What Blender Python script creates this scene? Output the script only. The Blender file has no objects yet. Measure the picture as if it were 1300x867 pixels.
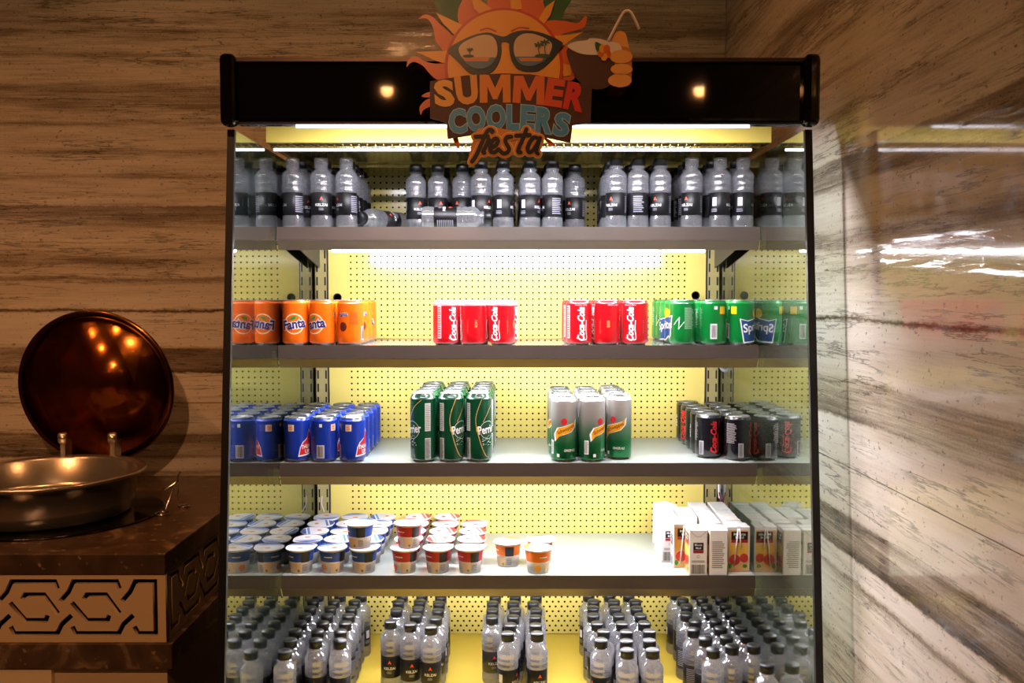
import bpy, bmesh, math, random
from mathutils import Vector, Matrix
from mathutils.geometry import tessellate_polygon
random.seed(7)
SC = bpy.context.scene
COL = SC.collection
PI = math.pi
R_ = math.radians

# ------------------------------------------------------------------ camera
CZ = 1.45
F = 1140.0
PITCH = R_(2.94)
YAW = R_(-0.10)
CX = -.017
cam_d = bpy.data.cameras.new('camera')
cam = bpy.data.objects.new('camera', cam_d)
COL.objects.link(cam)
cam.location = (CX, 0, CZ)
cam.rotation_euler = (PI/2 - PITCH, 0, YAW)
cam_d.sensor_width = 36
cam_d.lens = F*36/1300
cam_d.clip_start = 0.02
SC.camera = cam
CM = Matrix.Rotation(YAW, 3, 'Z') @ Matrix.Rotation(PI/2 - PITCH, 3, 'X')

def ray(px, py):
    return CM @ Vector(((px-650)/F, -(py-433.5)/F, -1))
def P(px, py, Y):            # point of the photograph on the upright plane at depth Y
    d = ray(px, py); t = Y/d.y
    return Vector((CX + d.x*t, Y, CZ + d.z*t))
def G(px, py, z):            # point of the photograph on the level plane at height z
    d = ray(px, py); t = (z-CZ)/d.z
    return Vector((CX + d.x*t, d.y*t, z))

# ------------------------------------------------------------------ world, exposure
w = bpy.data.worlds.new('world'); SC.world = w; w.use_nodes = True
w.node_tree.nodes['Background'].inputs[0].default_value = (0.9, 0.42, 0.2, 1)
w.node_tree.nodes['Background'].inputs[1].default_value = 0.025
SC.view_settings.view_transform = 'Standard'
SC.view_settings.look = 'None'
SC.view_settings.exposure = 0.2
SC.view_settings.gamma = 1.0
SC.view_settings.use_curve_mapping = False
cy = SC.cycles
cy.max_bounces = 10; cy.transmission_bounces = 8; cy.glossy_bounces = 5; cy.diffuse_bounces = 3
cy.transparent_max_bounces = 16
cy.caustics_reflective = False; cy.caustics_refractive = True; cy.blur_glossy = 1.0
cy.sample_clamp_indirect = 4.0
cy.use_denoising = True

STRIP = 350.0                # strength of the strip tucked behind the header
TUBE = 125.0                  # strength of the cooler's light tubes
ROOM = 9.2                  # watts of each ceiling downlight

# ------------------------------------------------------------------ materials
MATS = {}
def srgb(c):
    if isinstance(c, str):
        c = [int(c[i:i+2], 16)/255 for i in (0, 2, 4)]
    return tuple(x/12.92 if x <= .04045 else ((x+.055)/1.055)**2.4 for x in c)
def mat(name, color='808080', rough=.5, metal=0, spec=.5, coat=0, emit=0, trans=0, ior=1.45, alpha=1, var=0.0, vscale=60):
    if name in MATS: return MATS[name]
    m = bpy.data.materials.new(name); m.use_nodes = True
    nt = m.node_tree; b = nt.nodes['Principled BSDF']
    c = srgb(color)
    b.inputs['Base Color'].default_value = (*c, 1)
    b.inputs['Roughness'].default_value = rough
    b.inputs['Metallic'].default_value = metal
    b.inputs['Specular IOR Level'].default_value = spec
    b.inputs['Coat Weight'].default_value = coat
    b.inputs['Coat Roughness'].default_value = .05
    b.inputs['Transmission Weight'].default_value = trans
    b.inputs['IOR'].default_value = ior
    b.inputs['Alpha'].default_value = alpha
    if emit:
        b.inputs['Emission Color'].default_value = (*c, 1)
        b.inputs['Emission Strength'].default_value = emit
    if var:
        tc = nt.nodes.new('ShaderNodeTexCoord')
        n = nt.nodes.new('ShaderNodeTexNoise'); n.inputs['Scale'].default_value = vscale
        n.inputs['Detail'].default_value = 4
        nt.links.new(tc.outputs['Object'], n.inputs['Vector'])
        mx = nt.nodes.new('ShaderNodeMix'); mx.data_type = 'RGBA'
        mx.inputs['A'].default_value = (*[x*(1-var) for x in c], 1)
        mx.inputs['B'].default_value = (*[min(1, x*(1+var)) for x in c], 1)
        nt.links.new(n.outputs['Fac'], mx.inputs['Factor'])
        nt.links.new(mx.outputs['Result'], b.inputs['Base Color'])
        rr = nt.nodes.new('ShaderNodeMapRange')
        rr.inputs['To Min'].default_value = max(0, rough-.06); rr.inputs['To Max'].default_value = rough+.06
        nt.links.new(n.outputs['Fac'], rr.inputs['Value']); nt.links.new(rr.outputs['Result'], b.inputs['Roughness'])
    MATS[name] = m
    return m

def ramp(nt, stops):
    r = nt.nodes.new('ShaderNodeValToRGB')
    e = r.color_ramp.elements
    while len(e) > 1: e.remove(e[-1])
    e[0].position = stops[0][0]; e[0].color = (*srgb(stops[0][1]), 1)
    for p, c in stops[1:]:
        x = e.new(p); x.color = (*srgb(c), 1)
    return r
def math_n(nt, op, a, b=None, c=None):
    n = nt.nodes.new('ShaderNodeMath'); n.operation = op
    for i, v in enumerate((a, b, c)):
        if v is None: continue
        if isinstance(v, (int, float)): n.inputs[i].default_value = v
        else: nt.links.new(v, n.inputs[i])
    return n.outputs[0]

def stone_material():
    m = bpy.data.materials.new('layered_travertine'); m.use_nodes = True
    nt = m.node_tree; L = nt.links; b = nt.nodes['Principled BSDF']
    geo = nt.nodes.new('ShaderNodeNewGeometry')
    sep = nt.nodes.new('ShaderNodeSeparateXYZ'); L.new(geo.outputs['Position'], sep.inputs[0])
    X, Y, Z = sep.outputs
    along = math_n(nt, 'ADD', X, math_n(nt, 'MULTIPLY', Y, -1.0))
    def vec(sa, sz, off=0.0):
        c = nt.nodes.new('ShaderNodeCombineXYZ')
        L.new(math_n(nt, 'MULTIPLY', along, sa), c.inputs[0])
        c.inputs[1].default_value = off
        L.new(math_n(nt, 'MULTIPLY', Z, sz), c.inputs[2])
        return c.outputs[0]
    def noise(v, scale, detail=6, rough=.6, dist=0):
        n = nt.nodes.new('ShaderNodeTexNoise')
        n.inputs['Scale'].default_value = scale; n.inputs['Detail'].default_value = detail
        n.inputs['Roughness'].default_value = rough; n.inputs['Distortion'].default_value = dist
        L.new(v, n.inputs['Vector']); return n.outputs['Fac']
    warp = noise(vec(1, 1.6), 3.0, 6, .62)
    fine = noise(vec(9, 16, 3.0), 5.0, 6, .75)
    wz = math_n(nt, 'ADD', Z, math_n(nt, 'MULTIPLY', math_n(nt, 'SUBTRACT', warp, .5), .03))
    wz = math_n(nt, 'ADD', wz, math_n(nt, 'MULTIPLY', math_n(nt, 'SUBTRACT', fine, .5), .016))
    # beds of the stone, measured from below to above (height relative to the eye)
    beds = [(-.80, .5), (-.62, .5), (-.60, .78), (-.52, .82), (-.495, .35), (-.485, .8), (-.459, .78),
            (-.452, .16), (-.425, .34), (-.39, .3), (-.38, .72), (-.34, .84), (-.30, .74), (-.26, .86), (-.222, .78),
            (-.215, .12), (-.208, .3), (-.18, .36), (-.15, .28), (-.14, .78), (-.09, .9), (-.05, .8), (-.042, .15), (-.034, .78),
            (.03, .62), (.045, .38), (.06, .66), (.10, .34), (.15, .72), (.18, .60), (.20, .28)]
    beds2 = [(.20, .28), (.245, .25), (.25, .66), (.31, .6), (.325, .32), (.34, .6), (.37, .66), (.395, .34), (.41, .62),
             (.46, .6), (.475, .3), (.49, .58), (.52, .28), (.57, .24), (.59, .56), (.63, .62), (.66, .36), (.69, .58),
             (.72, .22), (.76, .26), (.79, .55), (.85, .6), (.9, .35), (.95, .6), (1.05, .3), (1.15, .6), (1.25, .4)]
    beds2 = [(z_, .5+(v_-.5)*.55) for z_, v_ in beds2]
    def bedramp(bs, lo, hi):
        mr = nt.nodes.new('ShaderNodeMapRange'); mr.inputs['From Min'].default_value = CZ+lo
        mr.inputs['From Max'].default_value = CZ+hi
        L.new(wz, mr.inputs['Value'])
        r = nt.nodes.new('ShaderNodeValToRGB'); e = r.color_ramp.elements
        while len(e) > 1: e.remove(e[-1])
        first = True
        for z, v in bs:
            p = (z-lo)/(hi-lo)
            x = e[0] if first else e.new(p)
            x.position = p; x.color = (v, v, v, 1); first = False
        L.new(mr.outputs['Result'], r.inputs['Fac'])
        return r.outputs['Color']
    b1 = bedramp(beds, -.80, .20); b2 = bedramp(beds2, .20, 1.25)
    pick = math_n(nt, 'GREATER_THAN', wz, CZ+.20)
    mxb = nt.nodes.new('ShaderNodeMix'); mxb.data_type = 'RGBA'
    L.new(pick, mxb.inputs['Factor']); L.new(b1, mxb.inputs['A']); L.new(b2, mxb.inputs['B'])
    streak = noise(vec(1.6, 30, 7.0), 2.4, 9, .72)
    hair = noise(vec(3.5, 150, 31.0), 2.2, 6, .7)
    grain = noise(vec(30, 60, 1.0), 6.0, 4, .7)
    fade = nt.nodes.new('ShaderNodeMapRange'); fade.inputs['From Min'].default_value = .36; fade.inputs['From Max'].default_value = .6
    fade.inputs['To Min'].default_value = .35; fade.inputs['To Max'].default_value = 1.15
    L.new(noise(vec(1.1, 7, 41.0), 1.6, 3, .5), fade.inputs['Value'])
    bed = math_n(nt, 'MULTIPLY_ADD', math_n(nt, 'SUBTRACT', mxb.outputs['Result'], .58), fade.outputs['Result'], .58)
    v = math_n(nt, 'ADD', bed, math_n(nt, 'MULTIPLY', math_n(nt, 'SUBTRACT', streak, .5), .62))
    v = math_n(nt, 'ADD', v, math_n(nt, 'MULTIPLY', math_n(nt, 'SUBTRACT', hair, .5), .32))
    v = math_n(nt, 'ADD', v, math_n(nt, 'MULTIPLY', math_n(nt, 'SUBTRACT', grain, .5), .28))
    # thin dark veins where the streak noise crosses a level
    vein_n = noise(vec(1.3, 20, 11.0), 1.7, 9, .66)
    ve = math_n(nt, 'ABSOLUTE', math_n(nt, 'SUBTRACT', vein_n, .5))
    vein = nt.nodes.new('ShaderNodeMapRange'); vein.inputs['From Min'].default_value = 0.0
    vein.inputs['From Max'].default_value = .022; L.new(ve, vein.inputs['Value'])
    mask = noise(vec(1.2, 5, 17.0), 2.5, 4, .6)
    mk = nt.nodes.new('ShaderNodeMapRange'); mk.inputs['From Min'].default_value = .45; mk.inputs['From Max'].default_value = .6
    L.new(mask, mk.inputs['Value'])
    vf = math_n(nt, 'MAXIMUM', vein.outputs['Result'], math_n(nt, 'SUBTRACT', 1.0, mk.outputs['Result']))
    # pits
    pn = noise(vec(26, 46, 23.0), 3.2, 3, .55)
    pit = nt.nodes.new('ShaderNodeMapRange'); pit.inputs['From Min'].default_value = .29; pit.inputs['From Max'].default_value = .36
    L.new(pn, pit.inputs['Value'])
    cr = ramp(nt, [(0, '3c332b'), (.2, '6b5e50'), (.36, '938474'), (.55, 'cbbeab'), (.78, 'e3d9ca'), (1, 'efe7dc')])
    L.new(v, cr.inputs['Fac'])
    mul = nt.nodes.new('ShaderNodeMix'); mul.data_type = 'RGBA'; mul.blend_type = 'MULTIPLY'; mul.inputs['Factor'].default_value = 1
    dark = math_n(nt, 'MULTIPLY', math_n(nt, 'MULTIPLY_ADD', vf, .72, .28), math_n(nt, 'MULTIPLY_ADD', pit.outputs['Result'], .55, .45))
    L.new(cr.outputs['Color'], mul.inputs['A']); L.new(dark, mul.inputs['B'])
    L.new(mul.outputs['Result'], b.inputs['Base Color'])
    b.inputs['Roughness'].default_value = .06
    b.inputs['Specular IOR Level'].default_value = .5
    bp = nt.nodes.new('ShaderNodeBump'); bp.inputs['Strength'].default_value = .05; bp.inputs['Distance'].default_value = .002
    L.new(dark, bp.inputs['Height']); L.new(bp.outputs['Normal'], b.inputs['Normal'])
    return m
STONE = stone_material()

def marble_material():
    m = bpy.data.materials.new('dark_marble'); m.use_nodes = True
    nt = m.node_tree; L = nt.links; b = nt.nodes['Principled BSDF']
    geo = nt.nodes.new('ShaderNodeNewGeometry')
    n = nt.nodes.new('ShaderNodeTexNoise'); n.inputs['Scale'].default_value = 9; n.inputs['Detail'].default_value = 8
    n.inputs['Distortion'].default_value = 1.2
    L.new(geo.outputs['Position'], n.inputs['Vector'])
    r = ramp(nt, [(.0, '33261d'), (.45, '4a382b'), (.6, '5c4736'), (.68, '94785c'), (.72, '523f30'), (1, '6a5240')])
    L.new(n.outputs['Fac'], r.inputs['Fac'])
    v = nt.nodes.new('ShaderNodeTexNoise'); v.inputs['Scale'].default_value = 55; v.inputs['Detail'].default_value = 3
    L.new(geo.outputs['Position'], v.inputs['Vector'])
    mr = nt.nodes.new('ShaderNodeMapRange'); mr.inputs['From Min'].default_value = .63; mr.inputs['From Max'].default_value = .69
    L.new(v.outputs['Fac'], mr.inputs['Value'])
    mx = nt.nodes.new('ShaderNodeMix'); mx.data_type = 'RGBA'
    L.new(mr.outputs['Result'], mx.inputs['Factor']); L.new(r.outputs['Color'], mx.inputs['A'])
    mx.inputs['B'].default_value = (*srgb('9a8064'), 1)
    L.new(mx.outputs['Result'], b.inputs['Base Color'])
    b.inputs['Roughness'].default_value = .28
    return m
MARBLE = marble_material()

def pegboard_material(x0, x1, z_split):
    m = bpy.data.materials.new('perforated_yellow_steel'); m.use_nodes = True
    nt = m.node_tree; L = nt.links; b = nt.nodes['Principled BSDF']
    geo = nt.nodes.new('ShaderNodeNewGeometry')
    sep = nt.nodes.new('ShaderNodeSeparateXYZ'); L.new(geo.outputs['Position'], sep.inputs[0])
    X, Y, Z = sep.outputs
    def dots(p, r, ox, stagger):
        u = math_n(nt, 'DIVIDE', math_n(nt, 'SUBTRACT', X, ox), p)
        v = math_n(nt, 'DIVIDE', Z, p if not stagger else p*.82)
        if stagger:
            row = math_n(nt, 'FLOORED_MODULO', math_n(nt, 'FLOOR', v), 2.0)
            u = math_n(nt, 'ADD', u, math_n(nt, 'MULTIPLY', row, .5))
        du = math_n(nt, 'MULTIPLY', math_n(nt, 'SUBTRACT', math_n(nt, 'FRACT', u), .5), p)
        dv = math_n(nt, 'MULTIPLY', math_n(nt, 'SUBTRACT', math_n(nt, 'FRACT', v), .5), p if not stagger else p*.82)
        d = math_n(nt, 'SQRT', math_n(nt, 'ADD', math_n(nt, 'MULTIPLY', du, du), math_n(nt, 'MULTIPLY', dv, dv)))
        return math_n(nt, 'LESS_THAN', d, r)
    a = dots(.01525, .0024, x0, False); c = dots(.0152, .0027, x0, True)
    low = math_n(nt, 'LESS_THAN', Z, z_split)
    d = math_n(nt, 'ADD', math_n(nt, 'MULTIPLY', a, math_n(nt, 'SUBTRACT', 1.0, low)), math_n(nt, 'MULTIPLY', c, low))
    ins = math_n(nt, 'MULTIPLY', math_n(nt, 'GREATER_THAN', X, x0), math_n(nt, 'LESS_THAN', X, x1))
    d = math_n(nt, 'MULTIPLY', d, ins)
    mx = nt.nodes.new('ShaderNodeMix'); mx.data_type = 'RGBA'
    L.new(d, mx.inputs['Factor'])
    mx.inputs['A'].default_value = (*srgb('e6d274'), 1); mx.inputs['B'].default_value = (.02, .016, .006, 1)
    L.new(mx.outputs['Result'], b.inputs['Base Color'])
    b.inputs['Roughness'].default_value = .16
    L.new(math_n(nt, 'MULTIPLY_ADD', d, .6, .16), b.inputs['Roughness'])
    L.new(math_n(nt, 'MULTIPLY_ADD', d, -.5, .5), b.inputs['Specular IOR Level'])
    return m

def glass_panel_material():
    m = bpy.data.materials.new('clear_side_glass'); m.use_nodes = True
    nt = m.node_tree; L = nt.links
    for n in list(nt.nodes): nt.nodes.remove(n)
    out = nt.nodes.new('ShaderNodeOutputMaterial')
    tr = nt.nodes.new('ShaderNodeBsdfTransparent'); tr.inputs[0].default_value = (.86, .92, .89, 1)
    gl = nt.nodes.new('ShaderNodeBsdfGlossy'); gl.inputs['Roughness'].default_value = .0
    gl.inputs[0].default_value = (.95, 1, .97, 1)
    lw = nt.nodes.new('ShaderNodeLayerWeight'); lw.inputs['Blend'].default_value = .5
    fac = math_n(nt, 'MULTIPLY_ADD', math_n(nt, 'POWER', lw.outputs['Facing'], 1.6), .86, .07)
    mx = nt.nodes.new('ShaderNodeMixShader')
    L.new(fac, mx.inputs[0]); L.new(tr.outputs[0], mx.inputs[1]); L.new(gl.outputs[0], mx.inputs[2])
    L.new(mx.outputs[0], out.inputs[0])
    return m

def water_material():
    m = bpy.data.materials.new('clear_bottle_with_water'); m.use_nodes = True
    nt = m.node_tree; L = nt.links
    for n in list(nt.nodes): nt.nodes.remove(n)
    out = nt.nodes.new('ShaderNodeOutputMaterial')
    tc = nt.nodes.new('ShaderNodeTexCoord'); mp = nt.nodes.new('ShaderNodeMapping'); mp.inputs['Scale'].default_value = (38, 38, 110)
    nz = nt.nodes.new('ShaderNodeTexNoise'); nz.inputs['Scale'].default_value = 1; nz.inputs['Detail'].default_value = 2
    L.new(tc.outputs['Object'], mp.inputs[0]); L.new(mp.outputs[0], nz.inputs['Vector'])
    bp = nt.nodes.new('ShaderNodeBump'); bp.inputs['Strength'].default_value = .28; bp.inputs['Distance'].default_value = .002
    L.new(nz.outputs['Fac'], bp.inputs['Height'])
    g = nt.nodes.new('ShaderNodeBsdfGlass'); g.inputs['IOR'].default_value = 1.33; g.inputs['Roughness'].default_value = .03
    g.inputs[0].default_value = (.97, .98, 1, 1)
    gl = nt.nodes.new('ShaderNodeBsdfGlossy'); gl.inputs['Roughness'].default_value = .12; gl.inputs[0].default_value = (1, 1, 1, 1)
    tr = nt.nodes.new('ShaderNodeBsdfTransparent'); tr.inputs[0].default_value = (.96, .97, 1, 1)
    tl = nt.nodes.new('ShaderNodeBsdfTranslucent'); tl.inputs[0].default_value = (.92, .92, 1, 1)
    df = nt.nodes.new('ShaderNodeBsdfDiffuse'); df.inputs[0].default_value = (.92, .93, 1, 1)
    for x in (g, gl): L.new(bp.outputs[0], x.inputs['Normal'])
    def mix(a, b, f):
        x = nt.nodes.new('ShaderNodeMixShader'); x.inputs[0].default_value = f
        L.new(a.outputs[0], x.inputs[1]); L.new(b.outputs[0], x.inputs[2]); return x
    x = mix(g, tr, .38); x = mix(x, tl, .22); x = mix(x, df, .07); x = mix(x, gl, .18)
    L.new(x.outputs[0], out.inputs[0])
    return m

def gradient_can_material():
    m = bpy.data.materials.new('silver_to_green_can'); m.use_nodes = True
    nt = m.node_tree; L = nt.links; b = nt.nodes['Principled BSDF']
    tc = nt.nodes.new('ShaderNodeTexCoord'); sep = nt.nodes.new('ShaderNodeSeparateXYZ')
    L.new(tc.outputs['Object'], sep.inputs[0])
    mr = nt.nodes.new('ShaderNodeMapRange'); mr.inputs['From Max'].default_value = .143
    L.new(sep.outputs[2], mr.inputs['Value'])
    r = ramp(nt, [(0, '0a5a2c'), (.28, '1d6e3c'), (.5, '6f8f74'), (.68, 'b3b0aa'), (1, 'cfcac4')])
    L.new(mr.outputs['Result'], r.inputs['Fac']); L.new(r.outputs['Color'], b.inputs['Base Color'])
    b.inputs['Metallic'].default_value = .55; b.inputs['Roughness'].default_value = .28
    return m

# ------------------------------------------------------------------ mesh helpers
class MB:
    def __init__(s): s.v = []; s.f = []; s.sm = []
    def add(s, vs, fs, smooth=False):
        o = len(s.v); s.v += [tuple(v) for v in vs]
        for f in fs: s.f.append(tuple(i+o for i in f)); s.sm.append(smooth)
        return s
    def box(s, x0, x1, y0, y1, z0, z1):
        vs = [(x0,y0,z0),(x1,y0,z0),(x1,y1,z0),(x0,y1,z0),(x0,y0,z1),(x1,y0,z1),(x1,y1,z1),(x0,y1,z1)]
        return s.add(vs, [(0,3,2,1),(4,5,6,7),(0,1,5,4),(1,2,6,5),(2,3,7,6),(3,0,4,7)])
    def lathe(s, prof, seg=32, smooth=True, close=True):
        vs = []; fs = []
        for r, z in prof:
            for k in range(seg):
                a = 2*PI*k/seg; vs.append((r*math.cos(a), r*math.sin(a), z))
        for j in range(len(prof)-1):
            for k in range(seg):
                k2 = (k+1) % seg
                fs.append((j*seg+k, j*seg+k2, (j+1)*seg+k2, (j+1)*seg+k))
        if close:
            if prof[0][0] > 1e-6: fs.append(tuple(reversed(range(seg))))
            if prof[-1][0] > 1e-6: fs.append(tuple((len(prof)-1)*seg+k for k in range(seg)))
        return s.add(vs, fs, smooth)
    def tube(s, pts, r, seg=8, smooth=True):
        pts = [Vector(p) for p in pts]; vs = []; fs = []; n = len(pts)
        up = None
        for i, p in enumerate(pts):
            t = (pts[min(i+1, n-1)]-pts[max(i-1, 0)]).normalized()
            if up is None:
                up = t.orthogonal().normalized()
            up = (up - t*up.dot(t))
            up = up.normalized() if up.length > 1e-6 else t.orthogonal().normalized()
            q = t.cross(up); rr = r[i] if isinstance(r, (list, tuple)) else r
            for k in range(seg):
                a = 2*PI*k/seg; vs.append(p + up*math.cos(a)*rr + q*math.sin(a)*rr)
        for i in range(n-1):
            for k in range(seg):
                k2 = (k+1) % seg
                fs.append((i*seg+k, i*seg+k2, (i+1)*seg+k2, (i+1)*seg+k))
        fs.append(tuple(reversed(range(seg)))); fs.append(tuple((n-1)*seg+k for k in range(seg)))
        return s.add(vs, fs, smooth)
    def prism_x(s, prof, x0, x1, smooth=False):     # profile in (y, z) drawn along x
        n = len(prof)
        vs = [(x0, y, z) for y, z in prof] + [(x1, y, z) for y, z in prof]
        fs = [(i, (i+1) % n, (i+1) % n+n, i+n) for i in range(n)]
        fs += [tuple(reversed(range(n))), tuple(range(n, 2*n))]
        return s.add(vs, fs, smooth)
    def poly_y(s, pts, y_front, y_back):             # outline in (x, z) with thickness along y
        n = len(pts)
        vs = [(p[0], y_front, p[1]) for p in pts] + [(p[0], y_back, p[1]) for p in pts]
        tr = tessellate_polygon([[Vector((p[0], p[1], 0)) for p in pts]])
        fs = [tuple(t) for t in tr] + [tuple(i+n for i in reversed(t)) for t in tr]
        fs += [(i, (i+1) % n, (i+1) % n+n, i+n) for i in range(n)]
        return s.add(vs, fs)
    def mesh(s, name, m, fixn=True, bevel=0, bseg=2):
        me = bpy.data.meshes.new(name); me.from_pydata(s.v, [], s.f)
        me.polygons.foreach_set('use_smooth', s.sm)
        if fixn or bevel:
            bm = bmesh.new(); bm.from_mesh(me)
            if bevel:
                bmesh.ops.bevel(bm, geom=[e for e in bm.edges], offset=bevel, segments=bseg, profile=.5, affect='EDGES')
            bmesh.ops.recalc_face_normals(bm, faces=bm.faces)
            bm.to_mesh(me); bm.free()
        me.materials.append(m); me.update()
        return me

def put(name, me, parent=None, loc=(0,0,0), rot=(0,0,0)):
    o = bpy.data.objects.new(name, me); COL.objects.link(o)
    o.location = loc; o.rotation_euler = rot
    if parent: o.parent = parent
    return o
def thing(name, label, cat, loc=(0,0,0), rot=(0,0,0), group=None):
    o = put(name, None, None, loc, rot); tag(o, label, cat, group); o.empty_display_size = .02
    return o
def tag(o, label, cat=None, group=None):
    o['label'] = label
    if cat: o['category'] = cat
    if group: o['group'] = group
    return o
def structure(o, label, cat):
    o['kind'] = 'structure'; return tag(o, label, cat)
def smooth_curve(pts, n=5, closed=True):
    out = []; m = len(pts)
    rng = range(m) if closed else range(m-1)
    for i in rng:
        if closed: p0, p1, p2, p3 = (Vector(pts[(i+k-1) % m]) for k in range(4))
        else: p0, p1, p2, p3 = (Vector(pts[min(max(i+k-1, 0), m-1)]) for k in range(4))
        for k in range(n):
            t = k/n
            out.append(.5*((2*p1)+(-p0+p2)*t+(2*p0-5*p1+4*p2-p3)*t*t+(-p0+3*p1-3*p2+p3)*t**3))
    if not closed: out.append(Vector(pts[-1]))
    return out

# ---- flat print: 2-D triangles, either left flat or wrapped round a can
_tc = {}
def text2d(body, bold=0.0, shear=0.0):
    key = (body, bold, shear)
    if key in _tc: return _tc[key]
    cu = bpy.data.curves.new('t', 'FONT'); cu.body = body; cu.size = 1; cu.shear = shear; cu.offset = bold
    cu.resolution_u = 3
    ob = bpy.data.objects.new('t', cu); COL.objects.link(ob)
    dg = bpy.context.evaluated_depsgraph_get(); ev = ob.evaluated_get(dg); me = ev.to_mesh()
    vs = [(v.co.x, v.co.y) for v in me.vertices]; fs = [tuple(p.vertices) for p in me.polygons]
    ev.to_mesh_clear(); bpy.data.objects.remove(ob); bpy.data.curves.remove(cu)
    _tc[key] = (vs, fs); return vs, fs
def fit(g, w, h=None, cx=0, cy_=0, rot=0, box=None):
    vs, fs = g
    b = text2d(*box) if box else g
    x0 = min(v[0] for v in b[0]); x1 = max(v[0] for v in b[0]); y0 = min(v[1] for v in b[0]); y1 = max(v[1] for v in b[0])
    sx = w/(x1-x0); sy = sx if h is None else h/(y1-y0)
    c, s = math.cos(rot), math.sin(rot); out = []
    for x, y in vs:
        x = (x-(x0+x1)/2)*sx; y = (y-(y0+y1)/2)*sy
        out.append((cx+x*c-y*s, cy_+x*s+y*c))
    return out, fs
def quad_letter(ch, q, bold=.03, box=None):   # q: bl, br, tr, tl
    vs, fs = text2d(ch, bold); b = text2d(ch, box if box is not None else bold)
    if ch == 'M':
        vs, fs = poly([(0,0),(0,1),(.3,1),(.5,.52),(.7,1),(1,1),(1,0),(.75,0),(.75,.58),(.57,.12),(.43,.12),(.25,.58),(.25,0)]); b = (vs, fs)
    x0 = min(v[0] for v in b[0]); x1 = max(v[0] for v in b[0]); y0 = min(v[1] for v in b[0]); y1 = max(v[1] for v in b[0])
    out = []
    for x, y in vs:
        u = (x-x0)/(x1-x0); v = (y-y0)/(y1-y0)
        out.append(tuple(q[0][i]*(1-u)*(1-v)+q[1][i]*u*(1-v)+q[2][i]*u*v+q[3][i]*(1-u)*v for i in (0, 1)))
    return out, fs
def rect(cx, cy_, w, h, rot=0):
    c, s = math.cos(rot), math.sin(rot)
    return [(cx+x*c-y*s, cy_+x*s+y*c) for x, y in ((-w/2,-h/2),(w/2,-h/2),(w/2,h/2),(-w/2,h/2))], [(0,1,2,3)]
def ell(cx, cy_, rx, ry, rot=0, n=20):
    c, s = math.cos(rot), math.sin(rot); vs = []
    for k in range(n):
        a = 2*PI*k/n; x = rx*math.cos(a); y = ry*math.sin(a); vs.append((cx+x*c-y*s, cy_+x*s+y*c))
    return vs, [tuple(range(n))]
def ring(cx, cy_, r0, r1, n=28):
    vs = [(cx+r*math.cos(2*PI*k/n), cy_+r*math.sin(2*PI*k/n)) for r in (r0, r1) for k in range(n)]
    return vs, [(k, (k+1) % n, (k+1) % n+n, k+n) for k in range(n)]
def poly(pts):
    pts = [(p[0], p[1]) for p in pts]
    tr = tessellate_polygon([[Vector((p[0], p[1], 0)) for p in pts]])
    return pts, [tuple(t) for t in tr]
def stroke(pts, w, cap=True):
    vs = []; fs = []
    def wd(i): return w[i] if isinstance(w, (list, tuple)) else w
    pts = [Vector((p[0], p[1])) for p in pts]
    for i in range(len(pts)-1):
        a, b = pts[i], pts[i+1]; d = b-a
        if d.length < 1e-9: continue
        n = Vector((-d.y, d.x)).normalized(); o = len(vs)
        for p, q, sg in ((a, wd(i), -1), (b, wd(i+1), -1), (b, wd(i+1), 1), (a, wd(i), 1)):
            e = p+n*(sg*q/2); vs.append((e.x, e.y))
        fs.append((o, o+1, o+2, o+3))
    if cap:
        for i, p in enumerate(pts):
            o = len(vs); r = wd(i)/2
            vs += [(p.x+r*math.cos(2*PI*k/10), p.y+r*math.sin(2*PI*k/10)) for k in range(10)]
            fs.append(tuple(range(o, o+10)))
    return vs, fs
def barcode(cx, cy_, w, h, vert=False):
    vs = []; fs = []; rnd = random.Random(3); x = -w/2
    while x < w/2-.0004:
        bw = rnd.choice((.0004, .0007, .001)); o = len(vs)
        a = (x, min(x+bw, w/2))
        pts = [(a[0], -h/2), (a[1], -h/2), (a[1], h/2), (a[0], h/2)]
        vs += [(cx+px, cy_+py) for px, py in pts]
        fs.append((o, o+1, o+2, o+3)); x += bw+rnd.choice((.0005, .0009))
    return vs, fs
def lines(cx, cy_, w, h, n, th=None):
    vs = []; fs = []; rnd = random.Random(n)
    for k in range(n):
        y = cy_+h/2-(k+.5)*h/n; t = (th or h/n*.45)/2; e = w/2*rnd.uniform(.75, 1); o = len(vs)
        vs += [(cx-w/2, y-t), (cx-w/2+2*e, y-t), (cx-w/2+2*e, y+t), (cx-w/2, y+t)]; fs.append((o, o+1, o+2, o+3))
    return vs, fs
def join(*gs):
    vs = []; fs = []
    for v, f in gs:
        o = len(vs); vs += list(v); fs += [tuple(i+o for i in q) for q in f]
    return vs, fs
def depths(g):
    d = [0.0]*len(g[0])
    if len(g[1]) > 1:
        for k, f in enumerate(g[1]):
            if len(f) in (4, 10):
                for i in f: d[i] = (k % 60)*3e-6
    return d
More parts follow.
